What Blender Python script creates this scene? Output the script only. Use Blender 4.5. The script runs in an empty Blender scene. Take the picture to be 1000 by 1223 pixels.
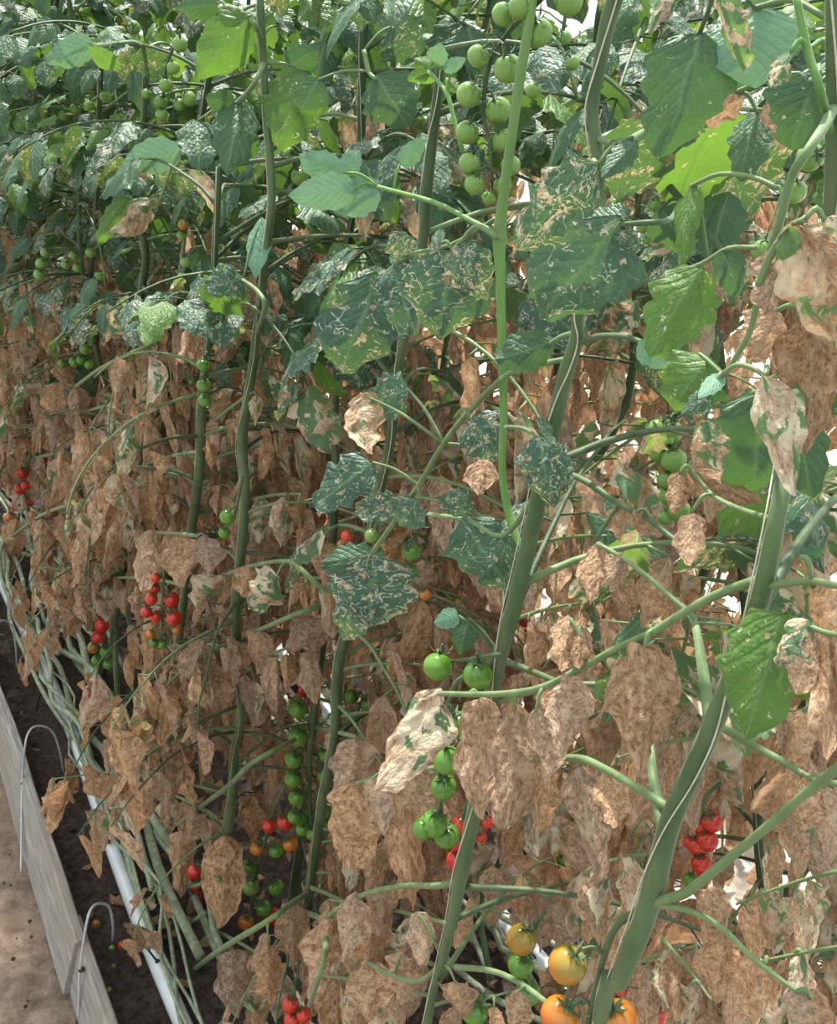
import bpy, math, random
from mathutils import Vector, Matrix, noise
R = random.Random(7)
C = bpy.context.scene.collection
scn = bpy.context.scene
PI = math.pi
# ------------------------------------------------------------------ camera
W_, H_, FPX = 1000.0, 1223.0, 1189.0
PITCH, YAW = math.radians(22.0), math.radians(29.6)
CAM = Vector((0, 0, 1.6))
fw = Vector((math.sin(YAW)*math.cos(PITCH), math.cos(YAW)*math.cos(PITCH), -math.sin(PITCH)))
rt = Vector((math.cos(YAW), -math.sin(YAW), 0))
up = rt.cross(fw)
cd = bpy.data.cameras.new('camera'); cam = bpy.data.objects.new('camera', cd); C.objects.link(cam)
cd.sensor_fit = 'VERTICAL'; cd.sensor_height = 36.0; cd.lens = 36.0*FPX/H_; cd.clip_start = 0.02; cd.clip_end = 200
cam.matrix_world = Matrix.Translation(CAM) @ Matrix((rt, up, -fw)).transposed().to_4x4()
scn.camera = cam
# ------------------------------------------------------------------ light, exposure
wd = bpy.data.worlds.new('sky'); scn.world = wd; wd.use_nodes = True
nt = wd.node_tree; bg = nt.nodes['Background']
tc = nt.nodes.new('ShaderNodeTexCoord'); sp = nt.nodes.new('ShaderNodeSeparateXYZ'); rp = nt.nodes.new('ShaderNodeValToRGB')
nt.links.new(tc.outputs['Generated'], sp.inputs[0]); nt.links.new(sp.outputs['Z'], rp.inputs[0]); nt.links.new(rp.outputs[0], bg.inputs[0])
rp.color_ramp.elements[0].position = 0.0; rp.color_ramp.elements[0].color = (0.50, 0.56, 0.55, 1)
rp.color_ramp.elements[1].position = 0.6; rp.color_ramp.elements[1].color = (0.93, 0.99, 1.0, 1)
bg.inputs[1].default_value = 1.55
sl = bpy.data.lights.new('sun', 'SUN'); sl.energy = 9.0; sl.angle = math.radians(1.6); sl.color = (1.0, 0.95, 0.86)
so = bpy.data.objects.new('sun', sl); C.objects.link(so)
so.rotation_euler = Vector((0.17, 0.44, 1.0)).to_track_quat('Z', 'Y').to_euler()
vs = scn.view_settings; vs.view_transform = 'Standard'; vs.look = 'None'; vs.gamma = 1.0; vs.use_curve_mapping = False
vs.exposure = 0.35

# ------------------------------------------------------------------ projection helpers (pixel of the 1000x1223 frame -> a point of the place)
def ray(px, py):
    return fw + rt*((px-500.0)/FPX) + up*((611.5-py)/FPX)
def atX(px, py, X):
    r = ray(px, py); return CAM + r*(X/max(r.x, 0.02))
def atY(px, py, Y):
    r = ray(px, py); return CAM + r*(Y/r.y)
def atZ(px, py, z=0.0):
    r = ray(px, py); return CAM + r*((z-CAM.z)/r.z)
def proj(p):
    v = p-CAM; d = v.dot(fw)
    if d < 0.02: return (-9999, -9999, d)
    return (500+FPX*v.dot(rt)/d, 611.5-FPX*v.dot(up)/d, d)
def msize(p, px):                      # size in metres of px pixels at point p
    return px*(p-CAM).dot(fw)/FPX

# ------------------------------------------------------------------ materials
def mat(name):
    m = bpy.data.materials.new(name); m.use_nodes = True
    t = m.node_tree; t.nodes.remove(t.nodes['Principled BSDF'])
    return m, t, t.nodes['Material Output']
def N(t, kind, **kw):
    n = t.nodes.new(kind)
    for k, v in kw.items():
        if k.startswith('i_'):
            key = k[2:]; key = int(key) if key.isdigit() else key.replace('_', ' ')
            n.inputs[key].default_value = v
        else: setattr(n, k, v)
    return n
def L(t, a, b): t.links.new(a, b)
def math_(t, op, a, b=None, c=None, clamp=False):
    n = t.nodes.new('ShaderNodeMath'); n.operation = op; n.use_clamp = clamp
    for i, x in enumerate((a, b, c)):
        if x is None: continue
        if isinstance(x, (int, float)): n.inputs[i].default_value = x
        else: L(t, x, n.inputs[i])
    return n.outputs[0]
def mixc(t, f, a, b):
    n = t.nodes.new('ShaderNodeMix'); n.data_type = 'RGBA'
    for s, x in ((n.inputs[0], f), (n.inputs[6], a), (n.inputs[7], b)):
        if isinstance(x, (int, float)): s.default_value = x
        elif isinstance(x, tuple): s.default_value = x if len(x) == 4 else (*x, 1)
        else: L(t, x, s)
    return n.outputs[2]
def step(t, x, lo, hi):
    n = t.nodes.new('ShaderNodeMapRange'); n.interpolation_type = 'SMOOTHSTEP'
    for s, v in ((n.inputs[0], x), (n.inputs[1], lo), (n.inputs[2], hi)):
        if isinstance(v, (int, float)): s.default_value = v
        else: L(t, v, s)
    return n.outputs[0]
def noise_(t, vec, scale, detail=2.0, rough=0.5, dist=0.0):
    n = N(t, 'ShaderNodeTexNoise'); n.inputs['Scale'].default_value = scale; n.inputs['Detail'].default_value = detail
    n.inputs['Roughness'].default_value = rough; n.inputs['Distortion'].default_value = dist
    if vec is not None: L(t, vec, n.inputs['Vector'])
    return n.outputs['Fac']
def leaf_out(t, out, col, trcol, trans, rough, bump=None, bstr=0.4, spec=0.4, sheen=0.0):
    p = N(t, 'ShaderNodeBsdfPrincipled'); L(t, col, p.inputs['Base Color'])
    p.inputs['Specular IOR Level'].default_value = spec
    if isinstance(rough, float): p.inputs['Roughness'].default_value = rough
    else: L(t, rough, p.inputs['Roughness'])
    tr = N(t, 'ShaderNodeBsdfTranslucent'); L(t, trcol, tr.inputs['Color'])
    if bump is not None:
        b = N(t, 'ShaderNodeBump'); b.inputs['Strength'].default_value = bstr; b.inputs['Distance'].default_value = 0.02
        L(t, bump, b.inputs['Height']); L(t, b.outputs[0], p.inputs['Normal'])
    mx = N(t, 'ShaderNodeMixShader'); mx.inputs[0].default_value = trans
    L(t, p.outputs[0], mx.inputs[1]); L(t, tr.outputs[0], mx.inputs[2]); L(t, mx.outputs[0], out.inputs[0])
def leaf_coords(t):
    uv = N(t, 'ShaderNodeUVMap').outputs[0]
    oi = N(t, 'ShaderNodeObjectInfo')
    cmb = N(t, 'ShaderNodeCombineXYZ')
    L(t, math_(t, 'MULTIPLY', oi.outputs['Random'], 61.0), cmb.inputs[0]); L(t, math_(t, 'MULTIPLY', oi.outputs['Random'], 173.0), cmb.inputs[1])
    sc = N(t, 'ShaderNodeVectorMath', operation='MULTIPLY'); L(t, uv, sc.inputs[0]); sc.inputs[1].default_value = (0.7, 1.0, 1.0)
    ad = N(t, 'ShaderNodeVectorMath', operation='ADD'); L(t, sc.outputs[0], ad.inputs[0]); L(t, cmb.outputs[0], ad.inputs[1])
    sx = N(t, 'ShaderNodeSeparateXYZ'); L(t, uv, sx.inputs[0])
    return ad.outputs[0], sx.outputs[0], sx.outputs[1], oi.outputs['Random']
def veins(t, u, v):
    a = math_(t, 'ABSOLUTE', math_(t, 'SUBTRACT', u, 0.5))
    mid = math_(t, 'SUBTRACT', 1.0, step(t, a, 0.012, 0.045))
    ph = math_(t, 'SUBTRACT', math_(t, 'MULTIPLY', v, 7.0), math_(t, 'MULTIPLY', a, 5.2))
    fr = math_(t, 'ABSOLUTE', math_(t, 'SUBTRACT', math_(t, 'FRACT', ph), 0.5))
    side = math_(t, 'SUBTRACT', 1.0, step(t, fr, 0.0, 0.07))
    return math_(t, 'MAXIMUM', mid, math_(t, 'MULTIPLY', side, 0.55)), fr, a
TAN_HI, TAN_LO, TAN_DK = (0.51, 0.333, 0.203), (0.262, 0.152, 0.082), (0.082, 0.040, 0.020)
def brown_col(t, vec, rnd):
    n1 = noise_(t, vec, 8.5, 7.0, 0.72, 0.3)
    c = mixc(t, step(t, n1, 0.38, 0.62), TAN_LO, TAN_HI)
    sp_ = noise_(t, vec, 22.0, 5.0, 0.7)
    c = mixc(t, math_(t, 'MULTIPLY', step(t, sp_, 0.50, 0.62), 0.75), c, TAN_DK)
    n3 = noise_(t, vec, 3.1, 2.0)
    c = mixc(t, math_(t, 'MULTIPLY', step(t, n3, 0.55, 0.75), 0.5), c, (0.66, 0.48, 0.36))
    hs = N(t, 'ShaderNodeHueSaturation'); L(t, c, hs.inputs['Color'])
    L(t, math_(t, 'ADD', 0.75, math_(t, 'MULTIPLY', rnd, 0.55)), hs.inputs['Value'])
    L(t, math_(t, 'SUBTRACT', 1.1, math_(t, 'MULTIPLY', math_(t, 'FRACT', math_(t, 'MULTIPLY', rnd, 5.7)), 0.35)), hs.inputs['Saturation'])
    return hs.outputs[0], n1
def make_green(name, c1, c2, tr, mine, patch, trans=0.3, rough=0.48):
    m, t, out = mat(name); vec, u, v, rnd = leaf_coords(t)
    ve, fr, a = veins(t, u, v)
    col = mixc(t, rnd, c1, c2)
    n1 = noise_(t, vec, 3.0, 3.0)
    col = mixc(t, math_(t, 'MULTIPLY', step(t, n1, 0.35, 0.7), 0.35), col, tuple(x*1.7 for x in c2))
    col = mixc(t, math_(t, 'MULTIPLY', ve, 0.35), col, (0.2, 0.33, 0.15))
    # serpentine leaf mines and dead patches
    r2 = math_(t, 'FRACT', math_(t, 'MULTIPLY', rnd, 7.31))
    nz = noise_(t, vec, 8.0, 2.0, 0.5, 1.0)
    line = math_(t, 'SUBTRACT', 1.0, step(t, math_(t, 'ABSOLUTE', math_(t, 'SUBTRACT', nz, 0.5)), 0.006, 0.026))
    msk = noise_(t, vec, 5.5, 2.0, 0.6)
    thr = math_(t, 'SUBTRACT', 0.72-mine*0.2, math_(t, 'MULTIPLY', r2, 0.14*mine))
    line = math_(t, 'MULTIPLY', line, step(t, msk, thr, math_(t, 'ADD', thr, 0.03)))
    pn = noise_(t, vec, 7.5, 5.0, 0.66, 0.3)
    pthr = math_(t, 'SUBTRACT', 0.78-patch*0.22, math_(t, 'MULTIPLY', r2, 0.1*patch))
    pm = step(t, pn, pthr, math_(t, 'ADD', pthr, 0.04))
    bc, _ = brown_col(t, vec, rnd)
    dead = mixc(t, step(t, noise_(t, vec, 12.0, 3.0), 0.45, 0.62), bc, (0.46, 0.44, 0.33))
    fin = mixc(t, pm, col, dead); fin = mixc(t, math_(t, 'MULTIPLY', line, 0.8), fin, (0.52, 0.55, 0.45))
    sp_ = step(t, noise_(t, vec, 30.0, 2.0), 0.62, 0.7)
    fin = mixc(t, math_(t, 'MULTIPLY', sp_, 0.12+0.3*mine), fin, (0.30, 0.36, 0.27))
    bl = N(t, 'ShaderNodeNewGeometry').outputs['Backfacing']
    fin = mixc(t, math_(t, 'MULTIPLY', bl, 0.35), fin, (0.16, 0.24, 0.10))
    trc = mixc(t, math_(t, 'MAXIMUM', pm, line), tr, (0.75, 0.5, 0.25)); trc = mixc(t, math_(t, 'MULTIPLY', ve, 0.4), trc, tuple(x*0.5 for x in tr))
    bh = math_(t, 'ADD', math_(t, 'MULTIPLY', step(t, fr, 0.0, 0.3), 0.35), math_(t, 'MULTIPLY', noise_(t, vec, 16.0, 3.0), 1.0))
    leaf_out(t, out, fin, trc, trans, rough, bh, 0.28, 0.36)
    return m
def make_brown(name, green=0.0):
    m, t, out = mat(name); vec, u, v, rnd = leaf_coords(t)
    ve, fr, a = veins(t, u, v)
    col, n1 = brown_col(t, vec, rnd)
    col = mixc(t, math_(t, 'MULTIPLY', ve, 0.25), col, (0.52, 0.40, 0.26))
    trc = mixc(t, 0.35, col, (0.72, 0.42, 0.21))
    if green:
        g = noise_(t, vec, 3.4, 4.0, 0.65, 0.8)
        gm = step(t, g, 0.62-0.2*green, 0.66-0.2*green)
        gc = mixc(t, noise_(t, vec, 9.0), (0.03, 0.09, 0.05), (0.13, 0.22, 0.12))
        pale = mixc(t, step(t, noise_(t, vec, 2.3), 0.4, 0.65), col, (0.62, 0.55, 0.40))
        col = mixc(t, gm, pale, gc); trc = mixc(t, gm, trc, (0.25, 0.42, 0.07))
    bh = math_(t, 'ADD', noise_(t, vec, 11.0, 4.0, 0.6), math_(t, 'MULTIPLY', fr, 0.4))
    leaf_out(t, out, col, trc, 0.33, 0.65, bh, 0.4, 0.3)
    return m
M = {}
M['green'] = make_green('leaf_green', (0.026, 0.066, 0.042), (0.044, 0.098, 0.050), (0.13, 0.27, 0.03), 0.3, 0.2, 0.2)
M['mined'] = make_green('leaf_green_mined', (0.028, 0.070, 0.050), (0.044, 0.098, 0.062), (0.12, 0.24, 0.04), 0.95, 0.76, 0.2)
M['pale'] = make_green('leaf_pale_green', (0.10, 0.21, 0.14), (0.13, 0.26, 0.175), (0.20, 0.36, 0.09), 0.0, 0.0, 0.2)
M['bright'] = make_green('leaf_backlit_and_fresh', (0.050, 0.115, 0.026), (0.075, 0.155, 0.034), (0.17, 0.33, 0.03), 0.35, 0.55, 0.32)  # backlighting put into a lighter green; also used for fresh young leaflets
M['mixed'] = make_brown('leaf_half_dried', 0.75)
M['bedge'] = make_brown('leaf_drying', 0.35)
M['brown'] = make_brown('leaf_dried')

def make_stem(name, c1, c2, rough=0.55, sheen=0.12):
    m, t, out = mat(name)
    tcn = N(t, 'ShaderNodeTexCoord').outputs['Object']
    mp = N(t, 'ShaderNodeMapping'); L(t, tcn, mp.inputs[0]); mp.inputs['Scale'].default_value = (1, 1, 0.25)
    n1 = noise_(t, mp.outputs[0], 60.0, 4.0, 0.6); n2 = noise_(t, tcn, 14.0, 2.0)
    col = mixc(t, step(t, n1, 0.35, 0.7), c1, c2); col = mixc(t, math_(t, 'MULTIPLY', step(t, n2, 0.5, 0.7), 0.35), col, (0.17, 0.20, 0.10))
    p = N(t, 'ShaderNodeBsdfPrincipled'); L(t, col, p.inputs['Base Color']); p.inputs['Roughness'].default_value = rough
    p.inputs['Sheen Weight'].default_value = sheen; p.inputs['Sheen Roughness'].default_value = 0.4; p.inputs['Specular IOR Level'].default_value = 0.3
    b = N(t, 'ShaderNodeBump'); b.inputs['Strength'].default_value = 0.25; b.inputs['Distance'].default_value = 0.003
    L(t, noise_(t, mp.outputs[0], 220.0, 2.0), b.inputs['Height']); L(t, b.outputs[0], p.inputs['Normal'])
    L(t, p.outputs[0], out.inputs[0]); return m
M['stem'] = make_stem('stem_green', (0.050, 0.088, 0.034), (0.082, 0.130, 0.052))
M['stem_dark'] = make_stem('stem_dark', (0.035, 0.062, 0.026), (0.062, 0.098, 0.042))
M['stem_fresh'] = make_stem('stem_fresh', (0.085, 0.19, 0.04), (0.125, 0.25, 0.06))
M['rachis'] = make_stem('leaf_stalk', (0.095, 0.155, 0.060), (0.15, 0.215, 0.09))
M['vine'] = make_stem('old_vine', (0.17, 0.21, 0.125), (0.31, 0.345, 0.24))
M['calyx'] = make_stem('calyx_green', (0.035, 0.075, 0.03), (0.065, 0.12, 0.05))
def make_fruit(name, c1, c2, shoulder):
    m, t, out = mat(name)
    tcn = N(t, 'ShaderNodeTexCoord').outputs['Object']; s = N(t, 'ShaderNodeSeparateXYZ'); L(t, tcn, s.inputs[0])
    rnd = N(t, 'ShaderNodeObjectInfo').outputs['Random']
    col = mixc(t, rnd, c1, c2)
    nn = noise_(t, tcn, 3.0, 2.0)
    col = mixc(t, math_(t, 'MULTIPLY', step(t, math_(t, 'ADD', s.outputs[2], math_(t, 'MULTIPLY', nn, 0.5)), 0.2, 0.85), 0.75), col, shoulder)
    p = N(t, 'ShaderNodeBsdfPrincipled'); L(t, col, p.inputs['Base Color']); p.inputs['Roughness'].default_value = 0.16
    p.inputs['Specular IOR Level'].default_value = 0.5; p.inputs['Subsurface Weight'].default_value = 0.12; p.inputs['Subsurface Radius'].default_value = (0.3, 0.3, 0.1)
    p.inputs['Subsurface Scale'].default_value = 0.01
    L(t, p.outputs[0], out.inputs[0]); return m
FR = {'g': make_fruit('fruit_green', (0.15, 0.26, 0.055), (0.18, 0.30, 0.07), (0.10, 0.195, 0.03)),
      'd': make_fruit('fruit_dark_green', (0.085, 0.20, 0.022), (0.11, 0.25, 0.03), (0.06, 0.155, 0.014)),
      't': make_fruit('fruit_turning', (0.34, 0.135, 0.013), (0.31, 0.155, 0.015), (0.20, 0.17, 0.022)),
      'o': make_fruit('fruit_orange', (0.46, 0.105, 0.011), (0.48, 0.135, 0.014), (0.38, 0.16, 0.018)),
      'r': make_fruit('fruit_red', (0.44, 0.016, 0.010), (0.50, 0.034, 0.014), (0.42, 0.028, 0.012))}
def simple(name, c1, c2, scale, rough, bump=0.3, stretch=(1, 1, 1), dist=0.005, spec=0.3, c3=None):
    m, t, out = mat(name)
    tcn = N(t, 'ShaderNodeTexCoord').outputs['Object']
    mp = N(t, 'ShaderNodeMapping'); L(t, tcn, mp.inputs[0]); mp.inputs['Scale'].default_value = stretch
    n1 = noise_(t, mp.outputs[0], scale, 6.0, 0.65); n2 = noise_(t, mp.outputs[0], scale*0.13, 3.0)
    col = mixc(t, step(t, n1, 0.3, 0.7), c1, c2)
    if c3: col = mixc(t, math_(t, 'MULTIPLY', step(t, n2, 0.45, 0.7), 0.7), col, c3)
    p = N(t, 'ShaderNodeBsdfPrincipled'); L(t, col, p.inputs['Base Color']); p.inputs['Roughness'].default_value = rough; p.inputs['Specular IOR Level'].default_value = spec
    b = N(t, 'ShaderNodeBump'); b.inputs['Strength'].default_value = bump; b.inputs['Distance'].default_value = dist
    L(t, n1, b.inputs['Height']); L(t, b.outputs[0], p.inputs['Normal']); L(t, p.outputs[0], out.inputs[0]); return m
M['sand'] = simple('sandy_soil', (0.125, 0.088, 0.064), (0.27, 0.20, 0.15), 26.0, 0.95, 0.7, dist=0.02, c3=(0.18, 0.12, 0.085))
M['sand_sunlit'] = simple('sunlit_sandy_ground', (0.36, 0.31, 0.26), (0.62, 0.55, 0.47), 26.0, 0.9, 0.6, dist=0.02, c3=(0.46, 0.38, 0.30))  # lighter copy of the sand, sunlight on the far aisle put into its colour
M['soil'] = simple('dark_bed_soil', (0.030, 0.022, 0.018), (0.13, 0.095, 0.075), 60.0, 0.95, 0.9, dist=0.03, c3=(0.07, 0.05, 0.04))
M['wood'] = simple('grey_weathered_wood', (0.16, 0.148, 0.135), (0.32, 0.305, 0.285), 30.0, 0.8, 0.35, (6, 0.35, 6), 0.004, c3=(0.22, 0.18, 0.145))
M['plastic'] = simple('white_plastic', (0.62, 0.66, 0.68), (0.74, 0.78, 0.80), 18.0, 0.35, 0.05, spec=0.5, c3=(0.52, 0.55, 0.52))
M['wire'] = simple('galvanised_wire', (0.30, 0.31, 0.32), (0.42, 0.43, 0.44), 40.0, 0.45, 0.05, spec=0.5)
M['black'] = simple('black_rubber', (0.015, 0.015, 0.018), (0.03, 0.03, 0.035), 30.0, 0.5, 0.05)
M['twine'] = simple('pale_twine', (0.42, 0.38, 0.29), (0.58, 0.53, 0.43), 200.0, 0.8, 0.2)

# ------------------------------------------------------------------ mesh helpers
def tag(o, label=None, cat=None, group=None, kind=None):
    if label: o['label'] = label
    if cat: o['category'] = cat
    if group: o['group'] = group
    if kind: o['kind'] = kind
    return o
def empty(name, loc):
    o = bpy.data.objects.new(name, None); o.location = loc; o.empty_display_size = 0.05; C.objects.link(o); return o
def child(name, mesh, parent, mtx=None, loc=None):
    o = bpy.data.objects.new(name, mesh); C.objects.link(o); o.parent = parent
    if mtx is not None: o.matrix_local = mtx
    elif loc is not None: o.location = loc
    return o
def smooth_path(pts, rad, n=4):
    P = [Vector(p) for p in pts]
    if len(P) < 3:
        return P, list(rad)
    out, rr = [], []
    for i in range(len(P)-1):
        p0 = P[i-1] if i else P[0]*2-P[1]; p1 = P[i]; p2 = P[i+1]; p3 = P[i+2] if i+2 < len(P) else P[-1]*2-P[-2]
        for k in range(n):
            s = k/n
            out.append(0.5*((2*p1)+(p2-p0)*s+(2*p0-5*p1+4*p2-p3)*s*s+(3*p1-p0-3*p2+p3)*s**3))
            rr.append(rad[i]+(rad[i+1]-rad[i])*s)
    out.append(P[-1]); rr.append(rad[-1])
    return out, rr
class MB:
    def __init__(s): s.v = []; s.f = []; s.m = []
    def tube(s, pts, rad, sides=7, n=4, mi=0, flat=1.0):
        P, rr = smooth_path(pts, rad, n)
        if len(P) < 2: return
        nrm = None; base = len(s.v); k = len(P)
        for i, p in enumerate(P):
            tg = (P[min(i+1, k-1)]-P[max(i-1, 0)])
            tg = tg.normalized() if tg.length > 1e-9 else Vector((0, 0, 1))
            if nrm is None:
                nrm = tg.orthogonal().normalized()
            nrm = (nrm-tg*nrm.dot(tg))
            nrm = nrm.normalized() if nrm.length > 1e-6 else tg.orthogonal().normalized()
            bn = tg.cross(nrm)
            for j in range(sides):
                a = 2*PI*j/sides
                s.v.append(p+nrm*(math.cos(a)*rr[i])+bn*(math.sin(a)*rr[i]*flat))
        for i in range(k-1):
            for j in range(sides):
                a = base+i*sides+j; b = base+i*sides+(j+1) % sides
                s.f.append((a, b, b+sides, a+sides)); s.m.append(mi)
        s.f.append(tuple(base+j for j in reversed(range(sides)))); s.m.append(mi)
        s.f.append(tuple(base+(k-1)*sides+j for j in range(sides))); s.m.append(mi)
    def ball(s, c, r, mi=0, seg=8, rings=5, sc=(1, 1, 1), rough=0.0, seed=0):
        base = len(s.v); c = Vector(c)
        s.v.append(c+Vector((0, 0, r*sc[2])))
        for i in range(1, rings):
            th = PI*i/rings
            for j in range(seg):
                a = 2*PI*j/seg
                d = Vector((math.sin(th)*math.cos(a)*sc[0], math.sin(th)*math.sin(a)*sc[1], math.cos(th)*sc[2]))
                k = 1+rough*noise.noise(d*2.1+Vector((seed*3.7, seed, 0))) if rough else 1
                s.v.append(c+d*r*k)
        s.v.append(c-Vector((0, 0, r*sc[2]))); last = len(s.v)-1
        for j in range(seg):
            s.f.append((base, base+1+j, base+1+(j+1) % seg)); s.m.append(mi)
            o = base+1+(rings-2)*seg
            s.f.append((last, o+(j+1) % seg, o+j)); s.m.append(mi)
        for i in range(rings-2):
            for j in range(seg):
                a = base+1+i*seg+j; b = base+1+i*seg+(j+1) % seg
                s.f.append((a, a+seg, b+seg, b)); s.m.append(mi)
    def mesh(s, name, mats, origin=Vector((0, 0, 0)), smooth=True):
        me = bpy.data.meshes.new(name)
        me.from_pydata([tuple(p-origin) for p in s.v], [], s.f)
        for m in mats: me.materials.append(m)
        if len(mats) > 1: me.polygons.foreach_set('material_index', s.m)
        if smooth: me.polygons.foreach_set('use_smooth', [True]*len(s.f))
        me.update(); return me

# ------------------------------------------------------------------ leaflets
def leaflet_mesh(name, material, seed, Wd=0.6, fold=0.2, bend=0.5, twist=0.0, roll=0.0, crk=0.03, crf=4.0, fine=0.012, teeth=0.16, rag=0.0, nv=16, nu=10, aniso=1.0, pw=.72, asym=0.0):
    rn = random.Random(seed); off = Vector((seed*1.37, seed*2.11, seed*0.73))
    vs_, uvs = [], []
    ph = rn.random()
    ang, py_, pz_ = 0.0, 0.0, 0.0
    for j in range(nv+1):
        v = j/nv
        prof = max(0.0, math.sin(PI*min(1, v)**0.72))**pw
        w = 0.5*Wd*prof*(1.0 if v < 0.85 else 1.0)+0.012
        if j:
            ang = bend*(v**1.3)
            py_ += math.cos(ang)/nv; pz_ -= math.sin(ang)/nv
        ta = twist*v
        for i in range(nu+1):
            u = -1+2*i/nu
            saw = 0.5-0.5*math.cos(2*PI*((v**0.85*4.5+ph+(0.12 if u > 0 else 0)) % 1.0))
            e = 1+teeth*(saw-0.5)*2*abs(u)**2
            if rag: e += rag*noise.noise(Vector((u*1.5, v*5, seed*3.1)))*abs(u)**1.5
            x = u*w*e*(1+asym*(1 if u > 0 else -1)*math.sin(v*4+ph*6))
            if roll:
                r_ = 1.0/roll; a = x/r_; xx = r_*math.sin(a); zz = -r_*(1-math.cos(a))
            else: xx = x; zz = 0.0
            zz -= fold*abs(x)
            quilt = math.sin((v*7-abs(u)*2.0)*2*PI)*0.012*(1-abs(u)**3)*(0.3+prof)
            zz += quilt*0.6*(abs(u)*2 if abs(u) < .5 else 1)
            q = Vector((u*w*2.2*aniso, v*2.2, 0))
            nz = noise.noise_vector(q*crf*0.5+off)*crk*(0.25+abs(u))+noise.noise_vector(q*crf*1.6+off)*fine
            xx += nz.x; zz += nz.z
            yy = nz.y
            xr = xx*math.cos(ta)-zz*math.sin(ta); zr = xx*math.sin(ta)+zz*math.cos(ta)
            vs_.append((xr, py_+yy*0.8+zr*math.sin(ang), pz_+zr*math.cos(ang))); uvs.append(((u+1)/2, v))
    fs = []
    for j in range(nv):
        for i in range(nu):
            a = j*(nu+1)+i; fs.append((a, a+1, a+nu+2, a+nu+1))
    me = bpy.data.meshes.new(name); me.from_pydata(vs_, [], fs); me.materials.append(material)
    ul = me.uv_layers.new(name='UVMap'); lv = [0]*len(me.loops); me.loops.foreach_get('vertex_index', lv)
    ul.data.foreach_set('uv', [c for k in lv for c in uvs[k]])
    me.polygons.foreach_set('use_smooth', [True]*len(fs)); me['wd'] = Wd; me.update(); return me
LF = {}
def variants(key, material, n, fn):
    LF[key] = [leaflet_mesh('leaflet_'+key, material, 100*len(LF)+i+1, **fn(random.Random(900*len(LF)+i))) for i in range(n)]
U = lambda r, a, b: r.uniform(a, b)
gp = lambda r: dict(Wd=U(r, .55, .72), fold=U(r, .05, .35), bend=U(r, .3, 1.1), twist=U(r, -.3, .3), crk=U(r, .03, .07), crf=3.0, fine=.014, teeth=U(r, .08, .17))
variants('green', M['green'], 8, gp)
variants('mined', M['mined'], 8, lambda r: dict(Wd=U(r, .58, .76), fold=U(r, .0, .3), bend=U(r, .4, 1.2), twist=U(r, -.3, .3), crk=U(r, .06, .1), crf=3.6, fine=.022, teeth=U(r, .08, .17)))
variants('pale', M['pale'], 4, lambda r: dict(Wd=U(r, .55, .62), fold=U(r, .1, .35), bend=U(r, .2, .6), twist=U(r, -.2, .2), crk=.03, fine=.006, teeth=.07))
variants('bright', M['bright'], 6, lambda r: dict(Wd=U(r, .55, .7), fold=U(r, .1, .4), bend=U(r, .4, 1.0), twist=U(r, -.3, .3), crk=.06, fine=.014, teeth=U(r, .08, .17)))
variants('mixed', M['mixed'], 7, lambda r: dict(Wd=U(r, .45, .66), fold=U(r, .2, .7), bend=U(r, .4, 1.4), twist=U(r, -.7, .7), roll=U(r, 1, 4), crk=U(r, .07, .13), crf=4.2, fine=.03, teeth=.15, rag=.2))
bp = lambda r: dict(Wd=U(r, .36, .62), fold=U(r, .1, 1.1), bend=U(r, -.3, .7), twist=U(r, -.9, .9), roll=U(r, .5, 5), crk=U(r, .05, .11), crf=U(r, 2.6, 4.2), fine=U(r, .02, .038), teeth=.02, rag=U(r, .12, .3), nv=20, nu=12, aniso=U(r, 1.3, 2.6), pw=U(r, .7, 1.15), asym=U(r, .05, .35))
fp = lambda r: dict(Wd=U(r, .46, .60), fold=U(r, .1, .75), bend=U(r, -.1, .35), twist=U(r, -.5, .5), roll=U(r, .5, 3), crk=U(r, .05, .09), crf=3.2, fine=.028, teeth=.02, rag=.16, nv=24, nu=14, aniso=U(r, 1.4, 2.4), pw=U(r, .72, 1.0), asym=U(r, .05, .25))
variants('bedge', M['bedge'], 6, bp)
variants('brown', M['brown'], 22, bp)
variants('flatb', M['brown'], 10, fp)
variants('palb', M['bedge'], 5, fp)
def leaf_frame(b, tip, nrm, width=None, aspect=None):
    y = tip-b; ln = y.length; y = y/ln
    z = nrm-y*nrm.dot(y)
    if z.length < 1e-4: z = y.orthogonal()
    z.normalize(); x = y.cross(z)
    sx = ln if width is None else width/(aspect or 0.6)
    m = Matrix((x*sx, y*ln, z*min(sx, ln))).transposed().to_4x4(); m.translation = b
    return m
keep = []            # (px, py, radius_px, depth): loose foliage never grows in front of these
def hidden_ok(p, size):
    x, y, d = proj(p)
    if d < 0.05: return False
    r = 0.42*size*FPX/d
    for (kx, ky, kr, kd) in keep:
        if d < kd-0.01 and (x-kx)**2+(y-ky)**2 < (kr+r)**2: return False
    return True
def in_view(p, m=140):
    x, y, d = proj(p)
    return d > 0.1 and -m < x < 1000+m and -m < y < 1223+m

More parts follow.
